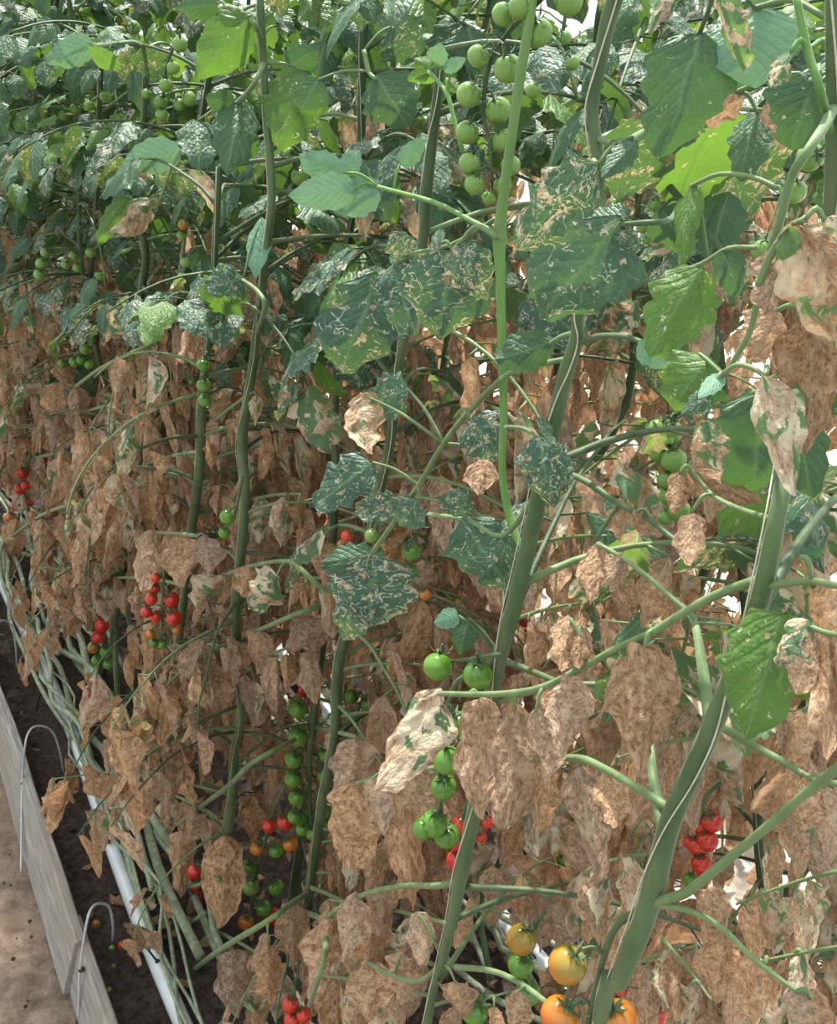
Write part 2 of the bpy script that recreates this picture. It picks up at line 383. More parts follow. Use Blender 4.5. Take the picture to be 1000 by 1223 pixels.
# ------------------------------------------------------------------ fruit
def tomato_mesh(key, elong=0.95):
    mb = MB(); seg, rings = 16, 11; base = 0
    prof = []
    for i in range(rings+1):
        th = PI*i/rings; r = math.sin(th); z = math.cos(th)*elong
        if th < 0.7: z -= 0.16*(1-th/0.7)**2
        prof.append((r, z))
    mb.v.append(Vector((0, 0, prof[0][1])))
    for (r, z) in prof[1:-1]:
        for j in range(seg):
            a = 2*PI*j/seg; mb.v.append(Vector((r*math.cos(a), r*math.sin(a), z)))
    mb.v.append(Vector((0, 0, prof[-1][1]))); last = len(mb.v)-1
    for j in range(seg):
        mb.f.append((0, 1+j, 1+(j+1) % seg)); mb.m.append(0); o = 1+(rings-2)*seg
        mb.f.append((last, o+(j+1) % seg, o+j)); mb.m.append(0)
    for i in range(rings-2):
        for j in range(seg):
            a = 1+i*seg+j; b = 1+i*seg+(j+1) % seg; mb.f.append((a, a+seg, b+seg, b)); mb.m.append(0)
    for k in range(5):                                    # sepals, curled away from the fruit
        a = 2*PI*k/5+0.3; d = Vector((math.cos(a), math.sin(a), 0)); s_ = Vector((-d.y, d.x, 0))
        ls = 0.75+0.25*((k*37) % 5)/5
        ps = [Vector((0, 0, .84)), d*0.35*ls+Vector((0, 0, .93)), d*0.7*ls+Vector((0, 0, 1.0+.14*(k % 2))), d*1.05*ls+Vector((0, 0, 1.08+.3*(k % 3)))]
        ws = [.12, .13, .09, .01]; b0 = len(mb.v)
        for p, w in zip(ps, ws): mb.v += [p-s_*w, p+Vector((0, 0, .05)), p+s_*w]
        for i in range(3):
            for q in range(2):
                o = b0+i*3+q; mb.f.append((o, o+1, o+4, o+3)); mb.m.append(1)
    mb.tube([(0, 0, .80), (0.03, 0, 1.2), (0.12, 0.02, 1.55)], [.09, .075, .07], 6, 3, 1)
    return mb.mesh('tomato_'+key, [FR[key], M['calyx']])
TM = {k: tomato_mesh(k, 0.95 if k in 'god' else 1.02) for k in FR}

# ------------------------------------------------------------------ plant builders
class Plant:
    def __init__(s, label=None, group=None, name='tomato_plant'):
        s.label, s.group, s.name = label, group, name; s.root = None
    def start(s, loc):
        s.loc = Vector(loc); s.root = tag(empty(s.name, loc), s.label, 'plant', s.group)
    def part(s, name, mb, mats, label=None):
        o = child(name, mb.mesh(name, mats, s.loc), s.root); 
        if label: o['label'] = label
        return o
def to_pts(path, X):
    pts, rad = [], []
    for q in path:
        x = q[3] if len(q) > 3 else X
        p = atX(q[0], q[1], x); pts.append(p); rad.append(msize(p, q[2])/2)
    return pts, rad
def add_node_bumps(mb, pts, rad, rn):
    for i in range(1, len(pts)-1):
        if rn.random() < 0.35:
            mb.ball(pts[i]+Vector((rn.uniform(-1, 1), rn.uniform(-1, 1), 0))*rad[i]*0.15, rad[i]*0.97, 0, 10, 7, (1, 1, 1.5))
def traced_plant(path, X, label, vis=(), material='stem', ground=None, vine=2.2, twine=True, group=None):
    """stem traced from the photograph (top to bottom), carried on down to the soil where it lies along the row"""
    pl = Plant(label, group); pts, rad = to_pts(path, X)
    for a, b in zip(path, path[1:]):
        for s in (0, .33, .66):
            y = a[1]+(b[1]-a[1])*s; x = a[0]+(b[0]-a[0])*s
            if any(y0 <= y <= y1 for y0, y1 in vis):
                p = atX(x, y, X); keep.append((x, y, a[2]*0.5, (p-CAM).dot(fw)))
    low = pts[-1]; dr = (pts[-1]-pts[-2]).normalized()
    gx = ground if ground is not None else (.31 if X < .48 else (.40 if X < .7 else X+.02))
    dy = max(0.12, min(0.45, dr.y/max(0.2, -dr.z)*low.z*0.6))
    full = list(pts); fr_ = list(rad); rl = rad[-1]
    g0 = Vector((gx, low.y+dy, 0.05))
    if low.z > 0.25:
        full.append(low.lerp(g0, 0.55)+Vector((0.02, -0.03, 0))); fr_.append(rl)
    full.append(g0+Vector((0, 0, 0.02))); fr_.append(rl)
    n0 = len(full)
    rn = random.Random(int(X*1000)+len(path)*7+int(path[0][0]))
    for k in range(1, int(vine/0.2)+1):
        full.append(Vector((gx+rn.uniform(-.035, .035), g0.y+k*0.2, 0.03+rn.uniform(0, .10)))); fr_.append(rl*0.9)
    pl.start((g0.x, g0.y, 0))
    mb = MB(); mb.tube(full[:n0], fr_[:n0], 10, 5); add_node_bumps(mb, pts, rad, rn)
    pl.part('stem', mb, [M[material]])
    vb = MB(); vb.tube([full[n0-2]]+full[n0-1:], [rl]+[r_*.8 for r_ in fr_[n0-1:]], 7, 3)
    pl.part('lying_stem', vb, [M['vine']], 'pale bare stem lying along the soil')
    if X < .6:
        for q in range(1):
            vb = MB(); y0 = g0.y-.35+.3*q; zz = .05+.05*q
            vb.tube([Vector((gx+rn.uniform(-.05, .05), y0+.3*k, zz+rn.uniform(-.02, .06))) for k in range(8)], [rl*rn.uniform(.75, 1.0)]*8, 6, 3)
            pl.part('lying_stem', vb, [M['vine']], 'pale bare stem lying along the soil')
    if twine:
        tp = []
        for i, p in enumerate(pts):
            a = 1.0+1.1*math.sin(i*.8+len(pts)); sd = rt*-math.sin(a)+Vector((-.45, -.75, 0))*math.cos(a)
            tp.append(p+sd.normalized()*(rad[i]*1.1+.0006))
        tb = MB(); tb.tube(tp, [0.00045]*len(tp), 4, 5); pl.part('twine', tb, [M['twine']], 'pale support twine wound along the stem')
    pl.pts = pts; pl.rad = rad; pl.low = g0
    return pl
def leaf_part(pl, path, X, leaflets, material='rachis', prot=True, name='leaf'):
    """a compound leaf: rachis traced from the photograph, leaflets (bx,by,tx,ty,width_px,kind[,roll_deg[,dX]]) as sub-parts"""
    pts, rad = to_pts(path, X); o0 = pts[0]
    mb = MB(); mb.tube(pts, [r*0.9 for r in rad], 7, 4)
    lf = []
    for q in leaflets:
        bx, by, tx, ty, w, kind = q[:6]; roll = q[6] if len(q) > 6 else R.uniform(-25, 25); dX = q[7] if len(q) > 7 else 0.0
        Xl = X+dX
        # depth of the nearest rachis point
        near = min(pts, key=lambda p: (proj(p)[0]-bx)**2+(proj(p)[1]-by)**2)
        dn = (near-CAM).dot(fw)+dX
        b = CAM+ray(bx, by)*dn
        hang = abs(ty-by) > abs(tx-bx)
        dt = dn*(1.0+R.uniform(-.03, .02))
        tip = CAM+ray(tx, ty)*dt
        if (near-b).length > 0.006:
            mid = near.lerp(b, .5)+Vector((0, 0, .004)); mb.tube([near, mid, b], [rad[-1]*.6, .0014, .001], 5, 3)
        ax = (tip-b).normalized(); nr = (CAM-b).normalized()
        nr = Matrix.Rotation(math.radians(roll), 3, ax) @ nr
        wm = msize(b, w)
        lm = R.choice(LF[kind]); wm *= .86 if kind in ('flatb', 'brown') else 1.0; lf.append((lm, leaf_frame(b-ax*(tip-b).length*.02, tip, nr, wm, lm['wd'])))
        if prot: keep.append(((bx+tx)/2, (by+ty)/2, 0.36*max(w, math.hypot(tx-bx, ty-by)*.7), dn-0.005))
    o = child(name, mb.mesh(name, [M[material]], o0), pl.root, loc=o0-pl.loc)
    for kind, m in lf:
        mm = Matrix.Translation(-o0) @ m
        child('leaflet', kind, o, mm)
    return o
def truss_part(pl, stalk, X, toms, material='calyx', name='truss', prot=True):
    pts, rad = to_pts(stalk, X); o0 = pts[0]
    mb = MB(); mb.tube(pts, rad, 6, 4); sp_, _ = smooth_path(pts, rad, 5)
    lst = []
    for (px, py, dia, key) in toms:
        near = min(sp_, key=lambda p: (proj(p)[0]-px)**2+(proj(p)[1]-(py-dia*.5))**2)
        nx, ny, dn = proj(near); rM = dia*dn/FPX/2
        c = CAM+ray(px, py)*(dn-rM*R.uniform(-.6, .9))
        if math.hypot(nx-px, ny-py) < dia*.35: c -= ray(px, py)*rM*1.2
        ax = (near-c); ax = ax.normalized()*0.75+Vector((0, 0, 0.8))+(CAM-c).normalized()*R.uniform(.25, .8)
        ax.normalize()
        top = c+ax*rM*1.5
        mb.tube([near, near.lerp(top, .5)+Vector((0, 0, rM*.3)), top], [rad[-1]*.7, rM*.09, rM*.075], 5, 3)
        q = ax.to_track_quat('Z', 'Y').to_matrix() @ Matrix.Rotation(R.uniform(0, 6.28), 3, 'Z')
        mx = q.to_4x4() @ Matrix.Diagonal((rM, rM, rM, 1)); mx.translation = c-o0
        lst.append((key, mx))
        if prot: keep.append((px, py, dia*.5, dn))
    o = child(name, mb.mesh(name, [M[material]], o0), pl.root, loc=o0-pl.loc)
    for key, mx in lst: child('tomato', TM[key], o, mx)
    return o
def grow_leaf(pl, node, az, ln, state, rn, pairs=3, rad=0.0022, kinds=None, check=True, minX=None, mind=0.0, sc=1.0):
    el = math.radians(rn.uniform(5, 35) if state != 'brown' else rn.uniform(-10, 25)); droop = math.radians(rn.uniform(35, 80))
    d0 = Vector((math.cos(az), math.sin(az), 0)); p = Vector(node); pts = [p]; n = 6
    for i in range(n):
        e = el-droop*(i/n)
        p = p+(d0*math.cos(e)+Vector((rn.uniform(-.08, .08), rn.uniform(-.08, .08), math.sin(e))))*(ln/n); pts.append(p)
    if minX is not None and pts[-1].x < minX: return None
    if proj(pts[-1])[2] < mind: return None
    if not (in_view(pts[0]) or in_view(pts[-1]) or in_view(pts[3])): return None
    side = Vector((-d0.y, d0.x, 0)); lf = []
    spots = [(1.0, 0)]
    for k in range(pairs):
        f = 0.34+0.52*k/max(1, pairs-1) if pairs > 1 else .6
        spots += [(f, 1), (f+.03, -1)]
        if rn.random() < .45: spots.append((f+.1, rn.choice((1, -1))*2))
    stubs = []
    for f, s in spots:
        x = min(f, 1.0)*n; i = min(int(x), n-1); b = pts[i].lerp(pts[i+1], x-i); tg = (pts[i+1]-pts[i]).normalized()
        small = abs(s) == 2; sg = (s > 0)-(s < 0)
        size = sc*rn.uniform(.062, .102)*(0.42 if small else 1)*(1.12 if s == 0 else 1)
        kind = rn.choice(kinds)
        dry = kind in ('brown', 'flatb', 'bedge', 'mixed')
        st = b+(side*sg*rn.uniform(.8, 1.2)+tg*.4).normalized()*(.012 if small else .022) if s else b
        if dry and kind != 'mixed':
            ax = Vector((rn.gauss(0, .22), rn.gauss(0, .22), -1))+side*sg*.12
            a = rn.uniform(0, 2*PI); nr = Vector((math.cos(a), math.sin(a), .15))
            if rn.random() < .5: nr = Vector((-1, -.5, .2))+Vector((rn.gauss(0, .35), rn.gauss(0, .35), 0))
            size *= rn.uniform(.95, 1.4)
        else:
            ax = tg*.55+side*sg*.85+Vector((0, 0, -rn.uniform(.25, .8)))
            if s == 0: ax = tg+Vector((0, 0, -rn.uniform(.1, .6)))
            nr = Vector((rn.gauss(0, .35), rn.gauss(0, .35), 1))+Vector((-.3, -.2, 0))
        ax.normalize(); tip = st+ax*size
        ctr = st+ax*size*.5
        if not in_view(ctr, 160): continue
        if check and not hidden_ok(ctr, size): continue
        if proj(ctr)[2] < mind: continue
        if tip.z < 0.01: continue
        stubs.append((b, st)); lf.append((kind, leaf_frame(st, tip, nr, size*(rn.uniform(.36, .58) if dry else rn.uniform(.5, .66)))))
    if check and not lf: return None
    mid = pts[3]
    if check:
        for q in (pts[1], pts[3], pts[5]):
            if not hidden_ok(q, .012): 
                if q is pts[1]: return None
                break
        if len(lf) < max(2, 0.75*len(spots)): return None
    mb = MB(); mb.tube(pts, [rad*1.5, rad*1.25, rad, rad*.9, rad*.8, rad*.7, rad*.5], 5, 2)
    for b, st in stubs:
        if (b-st).length > .003: mb.tube([b, st], [rad*.6, rad*.35], 4, 1)
    o0 = pts[0]
    o = child('leaf', mb.mesh('leaf', [M['rachis'] if rn.random() < (.6 if state == 'brown' else .25) else M['stem_dark']], o0), pl.root, loc=o0-pl.loc)
    for kind, m in lf: child('leaflet', rn.choice(LF[kind]), o, Matrix.Translation(-o0) @ m)
    return o
def state_at(p, rn, shift=0.0):
    """lower leaves are dead and dry, the top of the crop is still green"""
    z = p.z+rn.gauss(0, .07)+shift
    if z < 1.02: return 'brown', ['brown']*7+['flatb']*3+['bedge']*2
    if z < 1.13: return 'brown', ['brown']*3+['flatb']*2+['bedge']*3+['mixed']*3
    if z < 1.25: return 'green', ['mixed']*4+['mined']*4+['bedge']*2+['green']*2+['brown']
    if z < 1.42: return 'green', ['green']*4+['mined']*5+['mixed']+['bright']
    return 'green', ['green']*7+['mined']*4+['bright']*2

# ------------------------------------------------------------------ the ground
def ground_grid(name, x0, x1, y0, y1, nx, ny, amp, z, m, seed, label=None):
    vs_, fs = [], []
    for j in range(ny+1):
        for i in range(nx+1):
            x = x0+(x1-x0)*i/nx; y = y0+(y1-y0)*j/ny
            h = noise.noise(Vector((x*3.1, y*3.1, seed)))*amp+noise.noise(Vector((x*11, y*11, seed+5)))*amp*.45+noise.noise(Vector((x*31, y*31, seed+9)))*amp*.22
            vs_.append((x, y, z+h))
    for j in range(ny):
        for i in range(nx):
            a = j*(nx+1)+i; fs.append((a, a+1, a+nx+2, a+nx+1))
    me = bpy.data.meshes.new(name); me.from_pydata(vs_, [], fs); me.materials.append(m)
    me.polygons.foreach_set('use_smooth', [True]*len(fs)); o = bpy.data.objects.new(name, me); C.objects.link(o); tag(o, label, kind='structure'); return o
ground_grid('floor', -3.0, 0.16, -0.5, 9.0, 90, 260, .012, -0.012, M['sand'], 1, 'sandy brown path of the greenhouse aisle')
ground_grid('soil_bed', 0.12, 1.16, -0.5, 9.0, 70, 420, .030, -0.012, M['soil'], 2, 'dark crumbly soil of the planted bed')
ground_grid('floor_far_aisle', 1.14, 14.0, -0.5, 16.0, 90, 110, .012, -0.014, M['sand_sunlit'], 3, 'sandy ground beyond the second board, painted pale as if sunlit')

def plank(name, a, b, h, th, lean, label, z0=0.0):
    """a sawn board on edge from a to b with worn, slightly uneven edges"""
    a, b = Vector(a), Vector(b); d = (b-a); n = max(6, int(d.length/0.08)); t_ = d.normalized(); s_ = Vector((t_.y, -t_.x, 0))
    mb = MB()
    for i in range(n+1):
        p = a+d*(i/n); w = noise.noise(Vector((p.y*2.3, p.x, h*9)))*.006
        hh = h+w*.6
        prof = [(0, 0), (0, hh-.004), (.004, hh), (th-.004, hh), (th, hh-.004), (th, 0)]
        for (q, z) in prof:
            mb.v.append(p+s_*(q+w+lean*z)+Vector((0, 0, z0+z)))
    k = 6
    for i in range(n):
        for j in range(k):
            o = i*k+j; o2 = i*k+(j+1) % k; mb.f.append((o, o2, o2+k, o+k)); mb.m.append(0)
    mb.f.append(tuple(range(k))); mb.f.append(tuple(n*k+j for j in reversed(range(k)))); mb.m += [0, 0]
    o = bpy.data.objects.new(name, mb.mesh(name, [M['wood']], a, False)); o.location = a; C.objects.link(o)
    return tag(o, label, 'board', 'boards edging the beds')
plank('edging_board', (.112, 1.60, 0), (.108, 6.2, 0), .115, .022, .33, 'long grey weathered board edging the sandy path, reaching into the distance')
plank('edging_board', (.122, -.2, 0), (.124, 1.68, 0), .105, .022, .30, 'grey weathered board at the bottom left corner, overlapping the longer one')
plank('edging_board', (1.13, -.2, 0), (1.13, 2.1, 0), .13, .022, .42, 'grey board behind the plants on the far side of the bed')
plank('edging_board', (1.10, 2.16, 0), (1.09, 6.5, 0), .13, .022, .42, 'farther grey board across the bed, seen beside the red fruit in the gap')

def run_thing(name, pts, r, m, label, cat, sides=10, n=4, parts=None, group=None):
    o0 = Vector(pts[0]); mb = MB(); mb.tube([Vector(p) for p in pts], [r]*len(pts), sides, n)
    o = bpy.data.objects.new(name, mb.mesh(name, [m], o0)); o.location = o0; C.objects.link(o); return tag(o, label, cat, group)
pp = [(.30+.012*math.sin(y*3), y, .022+.006*math.sin(y*5+1)) for y in [-.3+.25*i for i in range(24)]]
p1 = run_thing('drip_pipe', pp, .0165, M['plastic'], 'white plastic irrigation pipe lying among the bare stems by the front board', 'pipe')
pp2 = [(.955+.01*math.sin(y*3), y, .024+.006*math.sin(y*5+1)) for y in [-.3+.25*i for i in range(26)]]
p2 = run_thing('drip_pipe', pp2, .021, M['plastic'], 'thicker white pipe running along the back of the bed', 'pipe')
for pipe, ys, X in ((p1, (1.55, 1.95, 2.62), .30), (p2, (1.18, 1.55, 2.6), .955)):
    for y in ys:
        mb = MB(); mb.ball((X-.012, y, .04), .006, 0, 6, 4); mb.tube([(X-.012, y, .04), (X-.03, y+.03, .06), (X-.05, y+.04, .0)], [.0022]*3, 5, 4)
        child('dripper', mb.mesh('dripper', [M['black']], Vector(pipe.location)), pipe)['label'] = 'small black dripper'
def hook(foot, clip, arch, label):
    f = atZ(*foot, .004); c = atZ(*clip, .10); off = Vector((-.007, 0, 0))
    pts = [f+off, f.lerp(c, .5)+off, c+off]+[atY(x, y, c.y+.02*k) for k, (x, y) in enumerate(arch)]; o0 = pts[0]
    mb = MB(); mb.tube(pts, [.0026]*len(pts), 7, 5)
    o = bpy.data.objects.new('wire_hook', mb.mesh('wire_hook', [M['wire']], o0)); o.location = o0; C.objects.link(o); tag(o, label, 'hook', 'wire hooks along the bed')
    mb = MB(); mb.ball(c+off*.6, .0065, 0, 7, 5, (1, 1, .8))
    child('clip', mb.mesh('clip', [M['black']], o0), o)['label'] = 'small black clip'
    return o
hook((29, 1040), (30, 935), [(30, 890), (36, 872), (46, 867), (58, 870), (66, 880), (72, 900), (76, 925)], 'bent grey wire hook standing against the long board')
hook((98, 1215), (100, 1157), [(103, 1105), (110, 1084), (121, 1079), (131, 1084), (135, 1105), (134, 1125)], 'bent grey wire hook where the two front boards overlap')
hook((-14, 850), (-12, 800), [(-12, 755), (-4, 743), (6, 741), (15, 750), (19, 775), (20, 800)], 'thin wire hook at the left edge of the photo')

# ------------------------------------------------------------------ traced plants, nearest first
ALL = (-40, 1300)
R1 = traced_plant([(996, -30, 20, .36), (997, 120, 21, .37), (995, 240, 23, .385), (982, 330, 21, .40), (962, 430, 21, .385), (943, 530, 20, .335), (930, 610, 21), (908, 715, 25), (878, 800, 25), (850, 870, 25), (825, 925, 25), (800, 985, 26), (783, 1050, 28), (765, 1110, 27), (738, 1175, 22), (712, 1245, 20)], .31,
    'nearest tomato plant, thick green stem leaning across the right side of the photo', [(560, 740), (830, 1223)])
C1 = traced_plant([(742, -20, 21), (728, 20, 21), (716, 80, 17), (708, 130, 15), (713, 175, 16), (716, 205, 17), (705, 280, 14), (691, 370, 14), (689, 405, 18), (678, 440, 19), (668, 480, 19), (650, 560, 21), (638, 620, 21), (622, 690, 21), (610, 740, 21), (597, 785, 20), (585, 840, 19), (575, 920, 18), (562, 990, 18), (552, 1040, 18), (540, 1100, 14), (528, 1150, 12), (510, 1225, 11)], .37,
    'tall tomato plant, long stem leaning at the centre, string of green fruit', [(-40, 210), (360, 830), (970, 1150)])
F1 = traced_plant([(310, -20, 9), (318, 130, 9), (322, 180, 10), (325, 240, 9), (318, 300, 9), (308, 380, 9), (303, 430, 11), (294, 490, 12), (289, 530, 13), (293, 590, 11), (288, 660, 12), (282, 730, 11), (285, 800, 11), (287, 860, 12), (279, 900, 10), (277, 950, 12), (268, 1010, 13), (255, 1050, 11), (238, 1110, 10)], .44,
    'tomato plant with a wavy dark stem left of centre, dry brown leaves all down it', [(150, 240), (430, 580), (845, 1050)])
D1 = traced_plant([(528, 60, 11), (522, 120, 12), (516, 170, 13), (510, 230, 13), (505, 290, 12), (492, 360, 11), (482, 410, 11), (472, 470, 12), (466, 530, 13), (448, 610, 12), (430, 690, 12), (413, 760, 12), (404, 800, 13), (400, 885, 12), (385, 960, 12), (370, 1060, 12), (352, 1180, 12)], .50,
    'tomato plant with a dark stem just left of the central string of green fruit', [(160, 290), (470, 540), (780, 880)], 'stem_dark')
E1 = traced_plant([(438, -20, 10), (434, 60, 10), (432, 120, 10), (430, 200, 10), (415, 300, 8), (405, 400, 8), (400, 520, 9), (402, 560, 9), (398, 640, 10), (392, 720, 11), (382, 790, 12), (372, 880, 11), (362, 980, 11), (347, 1100, 12), (332, 1230, 12)], .58,
    'tomato plant carrying the long dense truss of small dark green fruit', [(70, 170), (550, 660), (770, 870)], 'stem_dark')
G1 = traced_plant([(175, 60, 7), (172, 180, 8), (169, 260, 9), (174, 310, 10), (168, 360, 8), (162, 430, 8), (158, 500, 8), (146, 560, 8), (142, 680, 9), (138, 740, 9), (128, 790, 8), (108, 830, 7)], .46,
    'tomato plant at left with red and green fruit low on its thin stem', [(255, 335), (690, 800)], 'stem_dark')
H1 = traced_plant([(262, 200, 8), (255, 330, 8), (247, 420, 9), (241, 480, 11), (240, 540, 11), (235, 590, 11), (228, 640, 11), (222, 700, 10), (208, 800, 10), (192, 900, 9)], .42,
    'tomato plant left of centre with a red truss hanging between broad dry leaves', [(480, 640)])
L1 = traced_plant([(122, 60, 6), (118, 150, 6), (115, 240, 7), (108, 330, 7), (92, 450, 7), (80, 540, 7), (62, 620, 6), (45, 680, 6), (28, 730, 6)], .47,
    'slender tomato plant near the left edge, fourth back from the centre', [(225, 260)], 'stem_dark')
Q1 = traced_plant([(70, -20, 5), (60, 100, 6), (50, 300, 6), (40, 450, 6), (20, 610, 6), (6, 690, 6)], .47,
    'tomato plant at the left edge with a ripe red truss half hidden by dry leaves', [(650, 700)], 'stem_dark')
S1 = traced_plant([(245, 40, 7), (250, 90, 8), (232, 190, 7), (220, 300, 7), (205, 420, 7), (190, 560, 7), (172, 700, 7), (160, 820, 7), (140, 900, 7)], .50,
    'tomato plant with green fruit high on it at the upper left', [(70, 100)], 'stem_dark')

# --- nearest plant: leaf stalks, leaves and fruit (pixels of the photograph put at the stem's own distance)
leaf_part(R1, [(908, 692, 15), (860, 709, 13), (820, 730, 12), (780, 755, 11), (740, 773, 10), (700, 795, 10), (650, 820, 9), (605, 828, 9), (560, 829, 8), (525, 828, 7)], .31, [
    (527, 828, 447, 950, 74, 'palb', 10), (572, 832, 573, 978, 64, 'flatb', -8), (616, 846, 602, 992, 80, 'flatb', 10), (681, 738, 668, 800, 38, 'flatb', 0),
    (692, 748, 690, 796, 34, 'brown', 10), (682, 808, 672, 900, 54, 'flatb', 5), (770, 772, 764, 925, 86, 'flatb', -5), (745, 775, 738, 850, 46, 'mixed', 20), (640, 850, 655, 940, 42, 'brown', 15)])
leaf_part(R1, [(830, 738, 8), (800, 712, 7), (775, 690, 7), (745, 667, 6), (714, 649, 6)], .33, [
    (715, 649, 705, 718, 40, 'flatb', 0), (742, 664, 728, 706, 28, 'flatb', 10), (775, 690, 770, 750, 36, 'brown', 0), (800, 712, 812, 770, 38, 'brown', 0)])
leaf_part(R1, [(912, 700, 13), (940, 697, 11), (970, 694, 10), (1010, 702, 9)], .31, [(985, 700, 990, 790, 50, 'brown', 0), (955, 665, 992, 655, 16, 'green', 10)])
leaf_part(R1, [(895, 760, 9), (915, 745, 8), (935, 735, 7)], .30, [(934, 732, 888, 893, 100, 'bright', 0)])
leaf_part(R1, [(1010, 760, 9), (985, 755, 8), (968, 748, 7)], .29, [(966, 742, 918, 795, 44, 'mixed', 20), (965, 752, 952, 830, 48, 'flatb', 0), (992, 752, 984, 905, 52, 'flatb', 0), (1005, 740, 1010, 860, 50, 'flatb', 10)])
leaf_part(R1, [(798, 965, 13), (760, 940, 12), (722, 918, 11), (690, 905, 10), (650, 910, 9)], .32, [
    (692, 915, 712, 1055, 60, 'brown', 0), (655, 915, 640, 1000, 46, 'brown', 0), (725, 925, 735, 990, 44, 'brown', 15)])
leaf_part(R1, [(780, 1078, 15), (815, 1068, 14), (835, 1055, 13), (880, 1018, 13), (920, 985, 13), (960, 950, 13), (1012, 908, 14)], .31, [
    (845, 1060, 850, 1150, 52, 'flatb', 5), (940, 975, 955, 1050, 40, 'brown', 0)])
leaf_part(R1, [(785, 1080, 10), (825, 1088, 9), (862, 1108, 8), (895, 1140, 8), (930, 1168, 7), (970, 1195, 6)], .31, [
    (862, 1115, 855, 1200, 56, 'flatb', 0), (905, 1150, 900, 1230, 50, 'brown', 0), (950, 1185, 960, 1240, 40, 'brown', 0)])
leaf_part(R1, [(862, 868, 12), (905, 893, 11), (940, 912, 10), (970, 930, 9), (1010, 938, 9)], .33, [(960, 930, 950, 1010, 50, 'brown', 0), (985, 940, 990, 1030, 44, 'brown', 10)])
leaf_part(R1, [(868, 850, 11), (925, 858, 9), (980, 845, 8), (1010, 835, 7)], .34, [(960, 850, 955, 900, 44, 'brown', 0)])
leaf_part(R1, [(997, 126, 15, .372), (985, 150, 15, .35), (965, 180, 14), (945, 213, 13), (930, 270, 12), (912, 322, 11), (898, 390, 9), (880, 425, 8), (866, 448, 7)], .33, [
    (864, 448, 836, 470, 22, 'pale', 20), (850, 470, 818, 492, 26, 'mined', 0)])
leaf_part(R1, [(864, 446, 7), (880, 436, 7), (900, 440, 7), (916, 452, 6)], .325, [(914, 448, 948, 592, 54, 'palb', 10, -.02)])
leaf_part(R1, [(905, 345, 11), (918, 310, 11), (940, 275, 11), (962, 262, 10)], .32, [(950, 264, 1000, 425, 92, 'palb', 15), (930, 300, 912, 378, 52, 'flatb', 0), (985, 262, 1010, 330, 60, 'bedge', 0)])
leaf_part(R1, [(930, 225, 7), (900, 212, 7), (860, 208, 6), (826, 222, 6)], .36, [(826, 222, 806, 318, 34, 'bright', 35), (846, 312, 856, 366, 40, 'flatb', 0, .01)])
leaf_part(R1, [(905, 296, 7), (870, 297, 7), (838, 315, 6), (800, 328, 6)], .345, [(838, 318, 770, 425, 84, 'bright', 15), (862, 300, 893, 356, 40, 'green', -30)])
leaf_part(R1, [(866, 450, 6), (845, 430, 6), (835, 422, 5)], .335, [(846, 425, 800, 487, 80, 'bright', 10), (842, 500, 862, 560, 40, 'mixed', 0, .02)])
leaf_part(R1, [(930, 370, 8), (945, 365, 8), (975, 372, 8)], .37, [(925, 370, 898, 428, 62, 'flatb', 0), (975, 372, 960, 545, 80, 'flatb', 0), (955, 380, 985, 440, 50, 'mixed', 0)])
leaf_part(R1, [(952, 470, 9), (925, 470, 8), (900, 468, 7)], .42, [(905, 470, 910, 612, 108, 'green', -10), (950, 480, 965, 600, 60, 'green', 10)])
leaf_part(R1, [(930, 622, 8, .335), (880, 606, 7, .38), (850, 590, 6), (826, 562, 6)], .40, [(828, 562, 908, 602, 44, 'flatb', -10), (826, 612, 822, 676, 42, 'flatb', 0), (812, 566, 806, 612, 36, 'brown', 0)])
leaf_part(R1, [(995, 165, 11, .375), (986, 130, 11, .36), (978, 100, 11), (965, 60, 11), (950, -10, 10)], .35, [(945, 62, 925, 98, 24, 'mixed', 0), (975, 85, 950, 170, 90, 'green', -5, .05), (1000, 60, 985, 120, 60, 'green', 0, .03)], 'stem_fresh')
leaf_part(R1, [(985, 20, 9), (945, 0, 8), (902, 10, 8)], .40, [(902, 12, 900, 98, 104, 'pale', 0), (858, -14, 880, 98, 42, 'mixed', 20, -.03)])
leaf_part(R1, [(985, 90, 8), (930, 90, 7), (880, 110, 7)], .46, [(880, 105, 850, 145, 50, 'brown', 0), (905, 135, 880, 205, 56, 'green', 20), (930, 110, 935, 180, 40, 'brown', 0)])
truss_part(R1, [(762, 1088, 10), (736, 1106, 10), (722, 1140, 10), (712, 1180, 9), (700, 1235, 9)], .31, [(678, 1152, 46, 't'), (669, 1213, 48, 'o'), (740, 1217, 46, 'o')], 'stem')
truss_part(R1, [(985, 200, 5), (965, 205, 5), (948, 200, 4)], .44, [(949, 229, 30, 'g'), (968, 188, 34, 'g'), (912, 300, 30, 'g')], 'calyx')

# --- centre plant
def shoot(pl, path, X, name='side_shoot', m='stem_fresh'):
    pts, rad = to_pts(path, X); o0 = pts[0]; mb = MB(); mb.tube(pts, rad, 9, 5)
    for q in path:
        if q[2] >= 17: mb.ball(atX(q[0], q[1], X), msize(atX(q[0], q[1], X), q[2])*.55, 0, 9, 6, (1, 1, 1.2))
    o = child(name, mb.mesh(name, [M[m]], o0), pl.root, loc=o0-pl.loc)
    for a, b in zip(path, path[1:]):
        for s in (0, .5): keep.append((a[0]+(b[0]-a[0])*s, a[1]+(b[1]-a[1])*s, 6, (atX(a[0], a[1], X)-CAM).dot(fw)))
    return o
shoot(C1, [(640, -20, 10), (632, 30, 12), (622, 90, 13), (612, 160, 12), (603, 225, 12), (597, 283, 17), (598, 330, 12), (600, 420, 10), (602, 500, 10), (600, 560, 9), (606, 605, 10), (616, 640, 11), (624, 660, 12)], .41)
